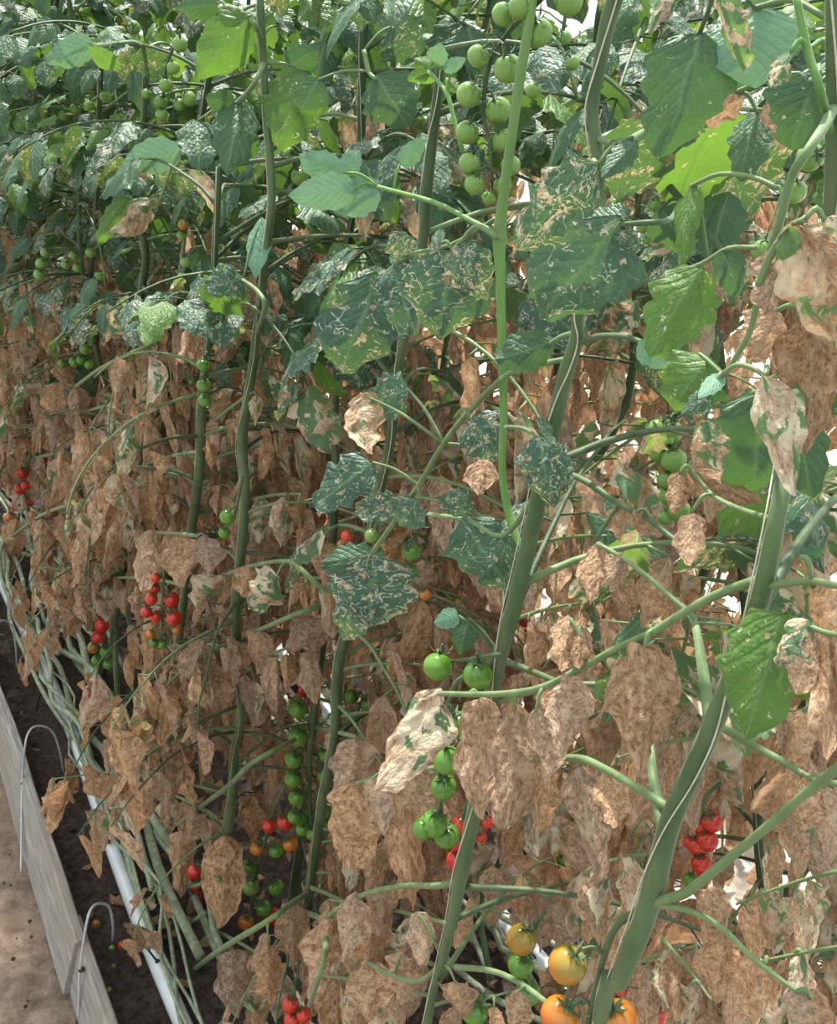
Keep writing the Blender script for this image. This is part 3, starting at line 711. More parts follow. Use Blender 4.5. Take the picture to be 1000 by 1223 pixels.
truss_part(C1, [(660, -15, 7), (632, 14, 6), (606, 40, 6), (588, 70, 6), (580, 102, 6), (578, 140, 5), (585, 175, 4), (588, 222, 3)], .415, [
    (643, 39, 35, 'g'), (607, 82, 35, 'g'), (571, 67, 27, 'g'), (560, 113, 31, 'g'), (595, 132, 33, 'g'), (558, 158, 29, 'g'), (602, 169, 30, 'g'), (561, 195, 27, 'g'), (610, 198, 25, 'g'), (567, 220, 25, 'g'), (600, 221, 23, 'g'), (584, 236, 17, 'g'), (601, 17, 28, 'g'), (622, 8, 30, 'g'), (680, 2, 34, 'g')], 'stem_dark')
leaf_part(C1, [(595, 280, 8), (560, 262, 7), (520, 242, 7), (470, 228, 6), (452, 223, 6)], .41, [
    (452, 223, 393, 252, 46, 'pale', 10), (424, 226, 343, 236, 42, 'pale', -10), (407, 210, 356, 184, 36, 'pale', 0, .02), (410, 206, 432, 178, 26, 'pale', 0), (478, 196, 513, 166, 26, 'pale', 15)], 'stem_fresh')
leaf_part(C1, [(553, 182, 7), (542, 140, 6), (533, 110, 6), (512, 85, 5)], .42, [
    (512, 86, 484, 96, 18, 'bright', 0), (514, 80, 490, 68, 15, 'bright', 0), (520, 78, 526, 54, 26, 'pale', 0), (530, 84, 556, 70, 16, 'pale', 0), (518, 88, 500, 104, 14, 'bright', 0), (535, 95, 548, 110, 14, 'bright', 0)], 'stem_fresh')
leaf_part(C1, [(594, 284, 8), (570, 270, 7), (552, 288, 7), (540, 300, 6)], .40, [(540, 298, 520, 415, 112, 'mined', 5), (545, 292, 575, 365, 60, 'mined', 20), (528, 290, 505, 278, 30, 'mined', 0)])
leaf_part(C1, [(592, 262, 7), (540, 292, 6), (490, 305, 6), (450, 335, 6)], .425, [(452, 330, 408, 445, 102, 'mined', 0), (486, 306, 470, 278, 38, 'mined', 0), (470, 318, 492, 400, 66, 'mined', 10)])
leaf_part(C1, [(708, 192, 9), (714, 197, 8)], .35, [(712, 198, 612, 302, 78, 'mined', 0), (752, 168, 716, 204, 26, 'green', 0)])
leaf_part(C1, [(813, 240, 8, .51), (806, 256, 8, .42), (795, 264, 8, .36), (770, 266, 8), (742, 268, 7)], .345, [(742, 264, 640, 392, 116, 'mined', -5), (750, 262, 690, 250, 40, 'green', 20), (740, 275, 757, 318, 36, 'mined', 0)], 'stem')
leaf_part(C1, [(688, 398, 9), (672, 402, 8), (658, 410, 7)], .37, [(662, 408, 590, 432, 48, 'green', -5)])
leaf_part(C1, [(695, 408, 10), (715, 402, 9), (746, 402, 8), (775, 412, 7)], .37, [(765, 408, 800, 440, 34, 'pale', 0)], 'stem_dark')
leaf_part(C1, [(714, 166, 8, .37), (735, 172, 8), (756, 164, 6)], .36, [(760, 168, 722, 206, 30, 'green', 10)], 'stem')
leaf_part(C1, [(738, -12, 9), (790, -25, 8), (848, -10, 7), (836, 40, 6)], .38, [(836, 42, 792, 182, 100, 'green', 0)], 'stem_dark')
leaf_part(C1, [(672, 430, 8), (610, 445, 8), (562, 490, 8), (530, 530, 8), (500, 580, 8), (470, 625, 7), (445, 660, 7)], .40, [
    (542, 500, 468, 466, 0.1, 'mined', 0), (488, 465, 416, 486, 52, 'mined', 10), (430, 470, 436, 545, 62, 'bedge', 0), (445, 552, 362, 612, 58, 'mined', 10),
    (480, 602, 418, 612, 40, 'mined', 0), (500, 600, 468, 630, 46, 'mined', 15), (560, 500, 600, 545, 56, 'mined', 0), (575, 545, 572, 590, 40, 'flatb', 0),
    (450, 662, 380, 672, 34, 'green', 0), (447, 664, 442, 755, 108, 'mined', 0), (437, 680, 400, 778, 64, 'mined', 10)])
leaf_part(C1, [(636, 600, 8), (600, 640, 7), (560, 622, 7), (512, 614, 6)], .385, [
    (552, 622, 612, 706, 72, 'mined', 0), (545, 616, 548, 585, 42, 'mined', 0), (598, 640, 620, 700, 30, 'mined', 20)])
leaf_part(C1, [(604, 510, 6), (625, 512, 6), (643, 522, 5)], .35, [(643, 520, 662, 612, 64, 'mined', 0), (645, 515, 668, 500, 26, 'mined', 0)], 'stem')
leaf_part(C1, [(640, 560, 9), (690, 570, 9), (740, 602, 9), (775, 620, 8), (800, 640, 8), (830, 662, 7)], .40, [(760, 612, 790, 650, 36, 'brown', 0), (700, 570, 720, 620, 30, 'flatb', 0), (745, 600, 740, 650, 36, 'brown', 0), (690, 690, 720, 720, 40, 'mixed', 0, .03)], 'stem')
leaf_part(C1, [(598, 787, 10), (630, 800, 9), (660, 812, 8), (690, 830, 7)], .39, [(660, 815, 655, 880, 44, 'brown', 0), (560, 738, 545, 785, 36, 'green', 10), (548, 735, 515, 745, 24, 'pale', 0)], 'stem')
leaf_part(C1, [(577, 895, 9), (540, 912, 8), (500, 920, 7), (460, 925, 6), (425, 936, 6)], .39, [
    (424, 940, 418, 1046, 80, 'flatb', 0), (478, 930, 492, 1088, 54, 'flatb', 0), (500, 925, 522, 985, 60, 'flatb', 0), (445, 930, 460, 1000, 50, 'brown', 10)])
leaf_part(E1, [(372, 868, 7, .58), (395, 872, 7, .52), (425, 880, 6, .48)], .48, [(424, 882, 414, 955, 64, 'flatb', 0), (398, 875, 402, 930, 40, 'brown', 0)])
leaf_part(C1, [(552, 1052, 11), (520, 1058, 9), (480, 1058, 8), (430, 1070, 7), (390, 1095, 6)], .38, [
    (455, 1066, 460, 1140, 46, 'brown', 0), (425, 1070, 410, 1150, 50, 'brown', 0), (395, 1090, 385, 1160, 44, 'brown', 0)])
leaf_part(C1, [(530, 1150, 8), (500, 1172, 7), (470, 1165, 7), (440, 1150, 6)], .37, [(500, 1090, 508, 1165, 40, 'brown', 0), (445, 1150, 440, 1220, 60, 'flatb', 0), (480, 1140, 478, 1205, 44, 'brown', 0), (545, 1175, 550, 1230, 50, 'brown', 0)])
leaf_part(C1, [(545, 1155, 8), (590, 1160, 8), (630, 1180, 8), (680, 1220, 7)], .36, [(620, 1185, 610, 1240, 40, 'brown', 0)])
def row_leaf(pl, x0, y0, x1, y1, X, n, ln, seed, kinds=('flatb', 'brown', 'brown', 'palb'), w=6, sag=14):
    rq = random.Random(seed); k = 5
    path = [(x0+(x1-x0)*i/k, y0+(y1-y0)*i/k+sag*((i/k)**2-(i/k)), w*(1-.45*i/k)) for i in range(k+1)]
    lf = []
    for i in range(n):
        f = .25+.75*i/max(1, n-1); bx = x0+(x1-x0)*f+rq.uniform(-8, 8); by = y0+(y1-y0)*f+sag*(f*f-f)+rq.uniform(0, 14)
        h = ln*rq.uniform(.65, 1.25); lf.append((bx, by, bx+rq.uniform(-.2, .2)*h, by+h, h*rq.uniform(.38, .6), rq.choice(kinds), rq.uniform(-35, 35), rq.uniform(-.01, .03)))
    return leaf_part(pl, path, X, lf, prot=False)
for q in ((C1, 540, 1105, 395, 1075, .42, 7, 85), (C1, 515, 1190, 380, 1165, .40, 7, 75), (D1, 372, 1060, 470, 1110, .48, 6, 70), (C1, 520, 1200, 590, 1190, .42, 5, 60),
          (R1, 1005, 1040, 880, 1080, .37, 7, 80), (R1, 1010, 1130, 850, 1165, .36, 8, 80), (R1, 1005, 985, 915, 1010, .40, 5, 70), (R1, 790, 1120, 850, 1195, .35, 6, 75), (R1, 740, 1160, 830, 1130, .40, 6, 80),
          (R1, 835, 880, 740, 905, .40, 6, 85), (R1, 845, 840, 770, 800, .40, 6, 80), (R1, 770, 1020, 700, 1040, .42, 5, 75), (R1, 990, 860, 930, 850, .42, 5, 80),
          (C1, 615, 740, 700, 720, .46, 6, 75), (C1, 640, 650, 720, 640, .48, 5, 60), (C1, 590, 860, 640, 880, .46, 5, 80), (D1, 430, 700, 360, 690, .50, 5, 60), (D1, 402, 880, 470, 900, .52, 5, 80),
          (F1, 262, 1050, 170, 1085, .40, 6, 62), (F1, 245, 1090, 150, 1170, .38, 7, 60), (F1, 272, 985, 195, 945, .44, 6, 60), (H1, 208, 800, 130, 850, .42, 6, 60), (H1, 222, 700, 140, 690, .42, 6, 55), (H1, 212, 780, 300, 800, .44, 6, 55),
          (F1, 240, 1105, 325, 1150, .42, 6, 62), (D1, 352, 1165, 445, 1185, .46, 6, 66), (C1, 525, 1155, 425, 1125, .43, 7, 70), (D1, 356, 1150, 262, 1178, .44, 7, 62), (F1, 240, 1108, 170, 1125, .42, 5, 60), (E1, 345, 1110, 420, 1090, .52, 5, 60), (E1, 360, 990, 440, 1000, .54, 5, 66), (C1, 580, 880, 690, 980, .52, 6, 72),
          (F1, 285, 800, 360, 770, .46, 6, 60), (F1, 292, 600, 360, 590, .48, 6, 55), (H1, 240, 540, 160, 560, .42, 6, 50), (H1, 240, 520, 300, 470, .44, 6, 50), (G1, 160, 480, 80, 500, .42, 6, 45), (G1, 142, 680, 60, 720, .42, 6, 48), (L1, 80, 540, 10, 560, .44, 6, 42), (G1, 168, 400, 230, 380, .44, 6, 45)):
    row_leaf(*q, seed=q[1]*7+q[2])
truss_part(C1, [(596, 782, 7), (578, 784, 6), (555, 788, 5), (530, 790, 4)], .355, [(523, 796, 35, 'd'), (571, 806, 37, 'd')], 'stem')
truss_part(C1, [(585, 800, 7), (548, 812, 6), (536, 840, 6), (530, 870, 6), (526, 920, 6), (528, 980, 5)], .385, [
    (547, 866, 35, 'd'), (508, 901, 18, 'd'), (535, 908, 36, 'd'), (530, 940, 32, 'd'), (518, 984, 34, 'd'), (534, 998, 32, 'd'), (505, 990, 26, 'd'), (490, 908, 10, 'd')])
truss_part(C1, [(575, 920, 5), (560, 950, 4), (552, 990, 4), (548, 1030, 3)], .44, [(553, 985, 26, 'r'), (547, 1006, 22, 'r'), (545, 1027, 24, 'r'), (583, 982, 16, 'r'), (575, 1000, 14, 'r')])
truss_part(C1, [(690, 120, 4), (672, 60, 4), (655, 40, 4)], .50, [(684, 75, 18, 'g'), (637, 108, 20, 'g'), (675, 45, 16, 'g')])

# --- the plants further along, with their fruit
truss_part(E1, [(381, 795, 9), (375, 850, 8), (370, 900, 7), (369, 950, 6), (372, 985, 4)], .53, [
    (356, 846, 24, 'd'), (356, 880, 24, 'd'), (351, 906, 23, 'd'), (350, 930, 22, 'd'), (355, 952, 22, 'd'), (392, 900, 24, 'd'), (389, 925, 22, 'd'), (388, 948, 22, 'd'), (386, 970, 20, 'd'), (375, 995, 20, 'd'), (358, 975, 20, 'd'), (385, 985, 18, 'd'), (352, 975, 18, 'd'), (362, 990, 18, 'd')])
truss_part(E1, [(360, 760, 4), (362, 800, 4), (365, 840, 3)], .66, [(369, 787, 15, 'r'), (366, 806, 17, 'r'), (363, 825, 14, 'r'), (341, 790, 12, 'r'), (368, 838, 12, 'r')])
truss_part(F1, [(345, 930, 5), (328, 965, 5), (318, 1000, 5), (305, 1050, 5), (300, 1090, 4)], .50, [
    (341, 981, 21, 'r'), (322, 986, 18, 'r'), (307, 1013, 18, 'o'), (347, 1008, 19, 'o'), (330, 1016, 18, 'd'), (297, 1036, 21, 'g'), (300, 1060, 20, 'g'), (325, 1094, 22, 'r'), (294, 1102, 20, 'o'), (330, 1060, 20, 'd'), (315, 1085, 20, 'd')])
truss_part(F1, [(250, 1020, 4), (240, 1040, 4), (236, 1070, 3)], .42, [(233, 1041, 19, 'r'), (234, 1060, 14, 'r'), (236, 1072, 12, 'r')])
truss_part(F1, [(350, 1175, 4), (352, 1190, 4), (354, 1215, 4)], .38, [(347, 1199, 20, 'r'), (349, 1218, 20, 'r'), (363, 1212, 18, 'r')])
truss_part(F1, [(290, 570, 4), (280, 615, 4), (270, 630, 3)], .40, [(272, 617, 20, 'd'), (268, 636, 15, 'd')])
truss_part(H1, [(198, 660, 3), (195, 700, 4), (194, 740, 4), (190, 775, 3)], .36, [
    (186, 690, 12, 'r'), (185, 702, 13, 'r'), (181, 715, 15, 'r'), (175, 731, 14, 'r'), (186, 736, 15, 'r'), (205, 716, 19, 'r'), (208, 738, 19, 'r'), (213, 690, 11, 'r'), (180, 757, 12, 'o'), (184, 768, 12, 'd'), (194, 769, 12, 'd'), (212, 752, 12, 'o')])
truss_part(H1, [(247, 420, 3), (245, 440, 3), (244, 470, 3)], .40, [(243, 436, 16, 'd'), (243, 460, 17, 'd'), (245, 478, 17, 'd')])
truss_part(G1, [(135, 730, 3), (126, 750, 3), (122, 780, 3)], .42, [(122, 746, 18, 'r'), (118, 760, 17, 'r'), (112, 773, 15, 't'), (127, 778, 16, 'd'), (116, 789, 14, 'd'), (130, 793, 14, 'd')])
truss_part(G1, [(112, 410, 3), (100, 418, 3), (96, 432, 3)], .42, [(102, 417, 14, 'd'), (89, 432, 13, 'd'), (97, 430, 12, 'd'), (107, 435, 13, 'd'), (75, 434, 12, 'd')])
truss_part(G1, [(170, 280, 3), (130, 285, 3), (110, 300, 3)], .44, [(50, 315, 15, 'g'), (47, 328, 14, 'g'), (55, 302, 13, 'g'), (88, 306, 13, 'g'), (108, 302, 13, 'g'), (120, 329, 14, 'g'), (92, 320, 11, 'g'), (78, 316, 11, 'g')])
truss_part(Q1, [(38, 540, 3), (30, 570, 3), (22, 620, 3)], .42, [(52, 548, 11, 'r'), (27, 565, 15, 'r'), (24, 584, 14, 'r'), (31, 580, 12, 'r'), (34, 600, 12, 'r'), (20, 604, 14, 'r'), (12, 618, 14, 'o'), (7, 632, 12, 'r')])
truss_part(S1, [(215, 40, 4), (200, 75, 4), (196, 105, 4), (194, 135, 3)], .44, [(215, 53, 19, 'g'), (207, 81, 16, 'g'), (198, 102, 17, 'g'), (192, 122, 16, 'g'), (193, 137, 15, 'g'), (214, 125, 15, 'g'), (226, 118, 18, 'g'), (175, 112, 12, 'g')])
truss_part(S1, [(150, 100, 3), (125, 112, 3), (100, 125, 3)], .46, [(126, 116, 14, 'g'), (107, 126, 13, 'g'), (90, 130, 13, 'g'), (75, 138, 12, 'g'), (160, 33, 16, 'g')])
truss_part(D1, [(355, 195, 4), (352, 210, 4), (348, 240, 3)], .52, [(358, 211, 22, 'g'), (346, 184, 16, 'g')])
truss_part(D1, [(462, 590, 4), (452, 620, 4), (448, 670, 4)], .47, [(444, 640, 18, 'g'), (451, 663, 20, 'g'), (492, 660, 22, 'd'), (490, 684, 22, 'd'), (415, 640, 15, 'r'), (508, 710, 14, 'o')])
truss_part(F1, [(225, 250, 4), (222, 275, 4), (218, 310, 3)], .42, [(219, 268, 13, 't'), (217, 281, 12, 'g'), (222, 313, 14, 'g')])
leaf_part(F1, [(306, 398, 6, .44), (316, 366, 6), (308, 348, 6), (290, 334, 5)], .41, [(312, 262, 297, 330, 34, 'pale', 40), (290, 335, 228, 372, 56, 'bright', 0), (292, 332, 250, 345, 40, 'mined', 0)])
leaf_part(E1, [(373, 874, 7, .58), (340, 890, 7, .46), (300, 912, 7), (275, 937, 7), (240, 963, 6), (212, 985, 5)], .40, [(270, 1000, 262, 1115, 56, 'flatb', 0), (215, 990, 215, 1070, 42, 'flatb', 0), (232, 965, 225, 1010, 36, 'brown', 0)])
leaf_part(D1, [(369, 1066, 8, .50), (350, 1078, 8, .42), (320, 1100, 8), (270, 1130, 8), (232, 1158, 7), (200, 1190, 6)], .36, [(230, 1165, 232, 1230, 42, 'flatb', 0), (275, 1135, 282, 1215, 48, 'flatb', 0), (320, 1130, 322, 1200, 40, 'flatb', 0), (345, 1080, 352, 1150, 40, 'flatb', 0), (200, 1188, 195, 1235, 40, 'brown', 0)])
leaf_part(D1, [(366, 1090, 8, .50), (385, 1100, 8, .42), (388, 1140, 8), (370, 1200, 7)], .35, [(390, 1110, 395, 1220, 66, 'flatb', 0)])
leaf_part(D1, [(424, 712, 8, .50), (385, 702, 7, .45), (360, 680, 7), (342, 670, 6), (300, 676, 6), (270, 686, 5)], .43, [(265, 688, 235, 725, 46, 'bedge', 0), (300, 676, 288, 712, 34, 'flatb', 0), (330, 690, 290, 735, 46, 'mixed', 0)])
leaf_part(E1, [(393, 716, 8, .58), (385, 722, 8, .5), (350, 735, 7), (310, 752, 6), (295, 755, 5)], .45, [(395, 740, 340, 775, 46, 'flatb', 0), (312, 755, 305, 810, 40, 'brown', 0)])
leaf_part(H1, [(236, 640, 6), (212, 637, 5), (188, 636, 5)], .37, [(182, 634, 170, 705, 40, 'flatb', 0), (215, 640, 216, 702, 48, 'flatb', 0), (245, 640, 250, 690, 40, 'brown', 0)])
leaf_part(S1, [(206, 404, 6, .50), (190, 408, 6, .44), (160, 420, 5), (120, 440, 5), (90, 462, 5)], .40, [(62, 458, 68, 500, 34, 'flatb', 0), (92, 462, 92, 512, 30, 'flatb', 0)])
leaf_part(G1, [(150, 590, 5), (95, 600, 5), (50, 615, 5), (15, 640, 4)], .36, [(20, 625, 8, 690, 30, 'flatb', 0), (50, 620, 48, 680, 24, 'brown', 0)])
leaf_part(F1, [(312, 48, 8, .44), (302, 26, 7), (270, 8, 7), (235, 30, 6)], .42, [(300, 18, 232, 95, 60, 'bright', 0), (330, 30, 290, 40, 40, 'bright', 10), (260, 5, 215, 10, 34, 'green', 0)])
leaf_part(F1, [(315, 76, 8, .44), (308, 92, 7), (298, 108, 7), (285, 122, 7)], .42, [(288, 118, 272, 200, 56, 'green', 0), (365, 85, 335, 175, 70, 'bright', 0), (345, 80, 375, 62, 40, 'green', 0), (235, 145, 238, 190, 50, 'green', 0), (280, 125, 250, 118, 30, 'green', 0)])
leaf_part(E1, [(435, 60, 7), (440, 85, 6), (450, 95, 6)], .50, [(450, 90, 485, 148, 70, 'green', 0), (470, 30, 500, 75, 60, 'mined', 0), (380, 95, 360, 130, 46, 'green', 0)])
leaf_part(S1, [(226, 258, 6, .50), (210, 248, 5, .44), (190, 243, 5), (160, 240, 5), (120, 275, 5)], .37, [(180, 240, 130, 278, 34, 'bedge', 0), (150, 235, 100, 300, 26, 'bright', 25), (215, 180, 142, 196, 40, 'pale', 0)])
leaf_part(G1, [(176, 58, 5, .46), (160, 50, 5, .40), (140, 52, 5), (112, 55, 5)], .36, [(112, 52, 52, 75, 34, 'pale', 0), (130, 60, 118, 82, 40, 'bright', 0), (65, 25, 50, 42, 26, 'green', 0)])

# ------------------------------------------------------------------ second row of the bed
def tall_plant(x, y, lean, label, group, seed, top=1.95, hero_paths=None, truss=True, density=1.0, minX=None, mind=0.0, name='tomato_plant', compound=False, mats=('stem', 'vine'), check=True, vine=True):
    rn = random.Random(seed); pl = Plant(label, group, name); pl.start((x, y, 0))
    pts, rad = [], []
    for k in range(12):
        z = top*(11-k)/11
        pts.append(Vector((x+rn.gauss(0, .015), y-lean*z+rn.gauss(0, .02), max(z, .03)))); rad.append(.0045+.0022*min(1, k/5))
    mb = MB(); mb.tube(pts, rad, 8, 3); pl.part('stem', mb, [M[mats[0]]])
    if vine:
        vb = MB(); vb.tube([pts[-1]]+[Vector((x+rn.uniform(-.06, .06), y+.18*k, .03+rn.uniform(0, .08))) for k in range(1, 7)], [.006]*7, 6, 3)
        pl.part('lying_stem', vb, [M[mats[1]]], 'pale bare stem lying along the soil')
    pl.pts, pl.rad = pts, rad
    return pl, rn
def clothe(pl, rn, zstep=.085, zmin=.2, minX=None, mind=0.0, az0=None, shift=0.0, zmax=2.1, lnr=(.24, .36), pairs=3, avoid=None, sc=1.0):
    path, _ = smooth_path(pl.pts, pl.rad, 6); z = None; az = rn.uniform(0, 6.28) if az0 is None else az0
    for p in path:
        if p.z > zmax or p.z < zmin: continue
        if z is not None and abs(z-p.z) < zstep*rn.uniform(.75, 1.2): continue
        z = p.z
        for rep in range(2):
            az += 2.4+rn.uniform(-.35, .35)
            if avoid and math.cos(az-avoid[0]) > avoid[1]: continue
            st, kinds = state_at(p-Vector((0, 0, .07)), rn, shift)
            if grow_leaf(pl, p, az, rn.uniform(*lnr), st, rn, pairs, kinds=kinds, minX=minX, mind=mind, sc=sc): break
# loose leaves of the traced plants (towards the aisle only where they stay clear of the camera)
rr = random.Random(11)
clothe(R1, rr, .07, minX=.30, mind=.40, avoid=(math.radians(235), .25))
clothe(R1, rr, .09, minX=.32, mind=.40, avoid=(math.radians(235), .25))
clothe(C1, rr, .07, minX=.30, mind=.62, avoid=(math.radians(235), .45))
clothe(C1, rr, .09, minX=.34, mind=.62, avoid=(math.radians(235), .45))
for pl, zs, mind in ((D1, .065, .8), (D1, .09, .8), (E1, .065, .9), (E1, .09, .9), (F1, .055, 1.0), (F1, .08, 1.0), (H1, .055, 1.1), (H1, .075, 1.1), (G1, .055, 1.2), (G1, .075, 1.2), (S1, .055, 1.2), (S1, .08, 1.2), (L1, .055, 1.3), (L1, .075, 1.3), (Q1, .055, 1.5), (Q1, .075, 1.5)):
    far = pl in (G1, S1, L1, Q1)
    clothe(pl, rr, zs*(.75 if far else 1), mind=mind, zmin=.42 if far or pl in (H1, F1) else .25, sc=.76 if far else .86, shift=-.06, lnr=(.18, .3) if far else (.22, .34))
for pl in (G1, S1, L1, Q1, H1):
    clothe(pl, rr, .045, mind=1.1, zmin=1.0, sc=.7, lnr=(.14, .26))
for pl, mind in ((D1, .8), (E1, .9), (F1, .95), (H1, 1.0), (G1, 1.2), (S1, 1.2), (L1, 1.3), (Q1, 1.4)):
    clothe(pl, rr, .05, mind=mind, zmin=.40 if pl in (G1, S1, L1, Q1, H1) else .22, zmax=1.12, lnr=(.16, .28), pairs=3, sc=.84, shift=-.06)
ORD = 'first second third fourth fifth sixth seventh eighth ninth tenth eleventh twelfth thirteenth fourteenth fifteenth sixteenth seventeenth eighteenth nineteenth twentieth twenty-first twenty-second'.split()
# more of the front row beyond the traced ones
for i, y in enumerate((2.4, 2.65, 2.9, 3.15, 3.4, 3.65, 3.95, 4.25, 4.6)):
    pl, rn = tall_plant(.46+.05*(i % 2), y, .12, 'thin front-row tomato plant far down the bed, %s counting away from the camera' % ORD[i], 'front row plants far down the bed', 300+i)
    clothe(pl, rn, .05, zmin=.42, sc=.78, lnr=(.18, .3)); clothe(pl, rn, .07, zmin=.42, sc=.78); clothe(pl, rn, .06, zmin=.42, zmax=1.1, sc=.85); clothe(pl, rn, .06, zmin=1.0, sc=.7)
back = []
K1 = traced_plant([(838, 60, 12), (842, 180, 12), (850, 320, 12), (868, 500, 11), (888, 700, 11), (903, 880, 12), (905, 935, 13), (907, 1020, 12), (918, 1095, 12), (933, 1150, 13), (948, 1200, 12)], .88,
    'plant in the back row whose dark stem drops to the lower right corner', [(930, 1190)], 'stem_dark')
clothe(K1, rr, .06, shift=-.24, sc=.85); clothe(K1, rr, .09, shift=-.24, sc=.85)
truss_part(K1, [(880, 928, 5), (855, 940, 5), (840, 960, 5), (832, 1010, 5), (828, 1045, 3)], .68, [(850, 981, 27, 'r'), (845, 1004, 26, 'r'), (838, 1032, 25, 'r'), (836, 986, 20, 'r'), (832, 1010, 20, 'r'), (824, 1006, 16, 'r'), (842, 1050, 16, 'o'), (824, 1050, 16, 'd')])
truss_part(K1, [(815, 490, 5), (803, 505, 5), (800, 560, 4), (800, 610, 4)], .56, [(800, 516, 32, 'g'), (785, 541, 21, 'g'), (805, 549, 31, 'g'), (796, 573, 23, 'g'), (800, 592, 26, 'g'), (811, 610, 28, 'g'), (796, 618, 20, 'g'), (786, 512, 24, 'g')])
truss_part(K1, [(770, 225, 4), (760, 250, 4), (752, 285, 3)], .62, [(725, 222, 15, 'g'), (747, 229, 17, 'g'), (745, 253, 17, 'g'), (735, 243, 13, 'g'), (782, 245, 15, 'g'), (784, 260, 12, 'g'), (768, 272, 14, 'g'), (774, 286, 13, 'g'), (732, 262, 12, 'g')])
truss_part(K1, [(700, 930, 5), (688, 970, 5), (676, 1010, 4)], .62, [(690, 962, 21, 'r'), (683, 986, 18, 'o'), (675, 1010, 19, 'd'), (673, 1030, 20, 'd'), (671, 1049, 17, 'd')])
truss_part(K1, [(650, 1090, 5), (640, 1110, 5), (632, 1160, 5), (636, 1200, 4)], .46, [(623, 1122, 36, 't'), (622, 1152, 32, 'd'), (630, 1186, 32, 'd'), (620, 1210, 30, 'd'), (567, 1207, 34, 'd')])
truss_part(K1, [(790, 1190, 5), (786, 1200, 5)], .42, [(782, 1214, 28, 'r'), (742, 1182, 16, 'r')])
truss_part(K1, [(520, 830, 4), (440, 830, 4), (430, 850, 4)], .62, [(420, 832, 18, 'd'), (424, 858, 20, 'd'), (440, 842, 18, 'd'), (452, 862, 18, 'd'), (432, 875, 16, 'd'), (627, 742, 15, 'r'), (862, 780, 10, 'r')])
leaf_part(K1, [(768, 175, 10), (790, 210, 10), (815, 240, 10), (845, 275, 9), (870, 312, 9), (890, 345, 8)], .52, [(870, 230, 850, 300, 60, 'green', 0), (790, 250, 830, 310, 56, 'green', 0), (740, 210, 780, 220, 40, 'mined', 0)], 'stem_dark')
ys = (.12, .36, .60, .84, 1.05, 1.25, 1.5, 1.72, 1.95, 2.2, 2.45, 2.7, 3.0, 3.3, 3.65, 4.0, 4.4, 4.8, 5.3, 5.8, 6.4)
for i, y in enumerate(ys):
    near = y < 1.6
    pl, rn = tall_plant(.88+.05*math.sin(i*2.3), y, .22, 'back-row tomato plant seen through gaps, %s from the right edge of the photo' % ORD[i] if near else 'back-row tomato plant behind the front row, %s from the right edge' % ORD[i],
        'back row, right half' if near else 'back row, left half', 500+i)
    clothe(pl, rn, .06, zmin=.3, shift=-.24, sc=.85); clothe(pl, rn, .085, zmin=.45, shift=-.24, sc=.85)
    if i % 2: pl_t = None

# ------------------------------------------------------------------ the next bed beyond the far aisle
def compound_mesh(state, seed):
    rn = random.Random(seed); vs_, fs, mi, uv = [], [], [], []
    for k in range(7):
        s = (k % 2)*2-1 if k < 6 else 0; f = .35+.11*k if k < 6 else 1.0
        b = Vector((s*.02, f*.28, .03-.1*f*f)); key = rn.choice(['brown', 'flatb', 'brown', 'bedge'] if state == 'brown' else ['green', 'green', 'mined'])
        src = rn.choice(LF[key]); size = rn.uniform(.075, .1)
        if state == 'brown': ax = Vector((rn.gauss(0, .2), rn.gauss(0, .2), -1)); nr = Vector((rn.gauss(0, 1), rn.gauss(0, 1), .1))
        else: ax = Vector((s, .6, -.4)); nr = Vector((rn.gauss(0, .3), rn.gauss(0, .3), 1))
        m = leaf_frame(b, b+ax.normalized()*size, nr, size*.6); o = len(vs_)
        vs_ += [tuple(m @ v.co) for v in src.vertices]; base_uv = src.uv_layers[0].data
        for pg in src.polygons:
            fs.append(tuple(o+i for i in pg.vertices)); uv += [tuple(base_uv[li].uv) for li in pg.loop_indices]
    mb = MB(); mb.tube([Vector((0, 0, 0)), Vector((0, .1, .025)), Vector((0, .2, 0)), Vector((0, .28, -.07))], [.003, .0025, .002, .0015], 5, 3)
    o = len(vs_); vs_ += [tuple(p) for p in mb.v]; nleaf = len(fs)
    for f in mb.f: fs.append(tuple(o+i for i in f)); uv += [(.5, .5)]*len(f)
    me = bpy.data.meshes.new('leaf_'+state); me.from_pydata(vs_, [], fs)
    me.materials.append(M['brown'] if state == 'brown' else M['green']); me.materials.append(M['rachis'])
    me.polygons.foreach_set('material_index', [0]*nleaf+[1]*(len(fs)-nleaf)); me.polygons.foreach_set('use_smooth', [True]*len(fs))
    ul = me.uv_layers.new(name='UVMap'); ul.data.foreach_set('uv', [c for q in uv for c in q]); me.update(); return me
CL = {s: [compound_mesh(s, 40+i) for i in range(5)] for s in ('brown', 'green')}
for i in range(60):
    x = (1.72, 2.3, 3.3)[i % 3]+.05*math.sin(i*1.7); y = .4+i*.24
    if not any(in_view(Vector((x, y-.15*z, z)), 200) for z in (.2, .7, 1.2, 1.7)): continue
    pl, rn = tall_plant(x, y, .15, 'tomato plant of the next bed, glimpsed behind both rows', 'plants of the next bed', 700+i, vine=False)
    az = rn.uniform(0, 6)
    for k in range(26):
        z = .15+k*.066; az += 2.4; p = Vector((x, y-.15*z, z))
        if not in_view(p, 200): continue
        st = 'brown' if z+rn.gauss(0, .12) < 1.4 else 'green'
        m = Matrix.Translation(p-pl.loc) @ Matrix.Rotation(az, 4, 'Z') @ Matrix.Rotation(rn.uniform(-.4, .3), 4, 'X') @ Matrix.Scale(rn.uniform(.9, 1.3), 4)
        child('leaf', rn.choice(CL[st]), pl.root, m)

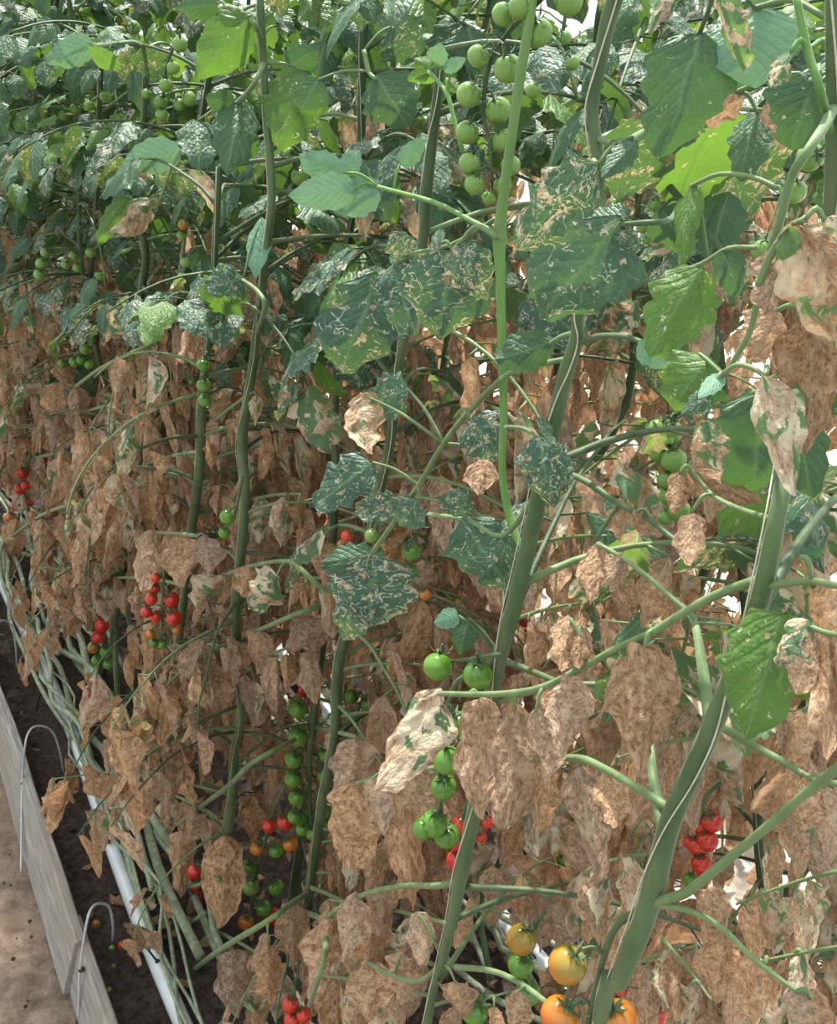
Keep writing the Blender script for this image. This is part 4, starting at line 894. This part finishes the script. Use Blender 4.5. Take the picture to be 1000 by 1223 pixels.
# ------------------------------------------------------------------ on the ground
def fallen(px, py, dia, key, label):
    p = atZ(px, py, .012); r = msize(p, dia)/2
    o = bpy.data.objects.new('fallen_tomato', TM[key]); C.objects.link(o)
    o.matrix_world = Matrix.Translation(p+Vector((0, 0, r*.8))) @ Matrix.Rotation(R.uniform(.6, 2.4), 4, 'X') @ Matrix.Rotation(R.uniform(0, 6), 4, 'Z') @ Matrix.Diagonal((r, r, r, 1))
    tag(o, label, 'tomato', 'fallen fruit on the soil')
fallen(115, 1107, 10, 'o', 'small orange fallen tomato on the dark soil by the nearer wire hook')
fallen(146, 1133, 11, 'r', 'red fallen tomato on the dark soil right of the corner board')
fallen(88, 1097, 7, 'g', 'tiny green fallen tomato beside the board, left of the orange one')
fallen(134, 1135, 8, 'g', 'green fallen tomato just left of the red one on dark soil')
fallen(136, 1156, 6, 'g', 'tiny green fallen tomato below the red one on dark soil')
fallen(130, 1185, 8, 'g', 'green fallen tomato nearest the corner of the front board')
fallen(189, 1028, 10, 'r', 'red fallen tomato beside the white pipe')
fallen(137, 1008, 8, 'o', 'orange fallen tomato among the bare stems')
fallen(517, 1037, 13, 'r', 'red broken tomato on the brown soil seen through the centre gap')
fallen(526, 1047, 12, 'r', 'second red tomato touching the broken one in the centre gap')
rn = random.Random(5)
mb = MB()
for k in range(1500):
    y = rn.uniform(.9, 4.5); x = rn.choice((rn.uniform(.17, 1.1), rn.uniform(.17, 1.1), rn.uniform(-.5, .1)))
    r = rn.uniform(.002, .009)*(1 if x > .15 else .6); mb.ball((x, y, rn.uniform(-.006, .008)), r, 0, 6, 4, (1, rn.uniform(.7, 1.2), .7), .5, k)
o = bpy.data.objects.new('soil_clods', mb.mesh('soil_clods', [M['soil']])); C.objects.link(o); tag(o, 'dark crumbs and clods of soil strewn over the bed and path', 'soil', kind='stuff')
src = [LF['brown'][i] for i in range(6)]; vs_, fs, uv = [], [], []
for k in range(620):
    y = rn.uniform(.9, 4.5); x = rn.choice((rn.uniform(.2, 1.08), rn.uniform(.2, 1.08), rn.uniform(1.2, 1.6), rn.uniform(-.35, .09)))
    if x < .15 and rn.random() < .7: continue
    s = rn.uniform(.02, .06); a = rn.uniform(0, 6.28); me = rn.choice(src)
    m = Matrix.Translation((x, y, .014)) @ Matrix.Rotation(a, 4, 'Z') @ Matrix.Rotation(rn.uniform(-.3, .3), 4, 'X') @ Matrix.Diagonal((s, s, s*.4, 1)); o_ = len(vs_)
    vs_ += [tuple(m @ v.co) for v in me.vertices]; bu = me.uv_layers[0].data
    for pg in me.polygons: fs.append(tuple(o_+i for i in pg.vertices)); uv += [tuple(bu[li].uv) for li in pg.loop_indices]
me = bpy.data.meshes.new('leaf_litter'); me.from_pydata(vs_, [], fs); me.materials.append(M['brown']); ul = me.uv_layers.new(name='UVMap'); ul.data.foreach_set('uv', [c for q in uv for c in q]); me.update()
o = bpy.data.objects.new('leaf_litter', me); C.objects.link(o); tag(o, 'shrivelled brown leaf scraps littering the soil', 'litter', kind='stuff')
print('objects', len(bpy.data.objects), 'keep', len(keep))
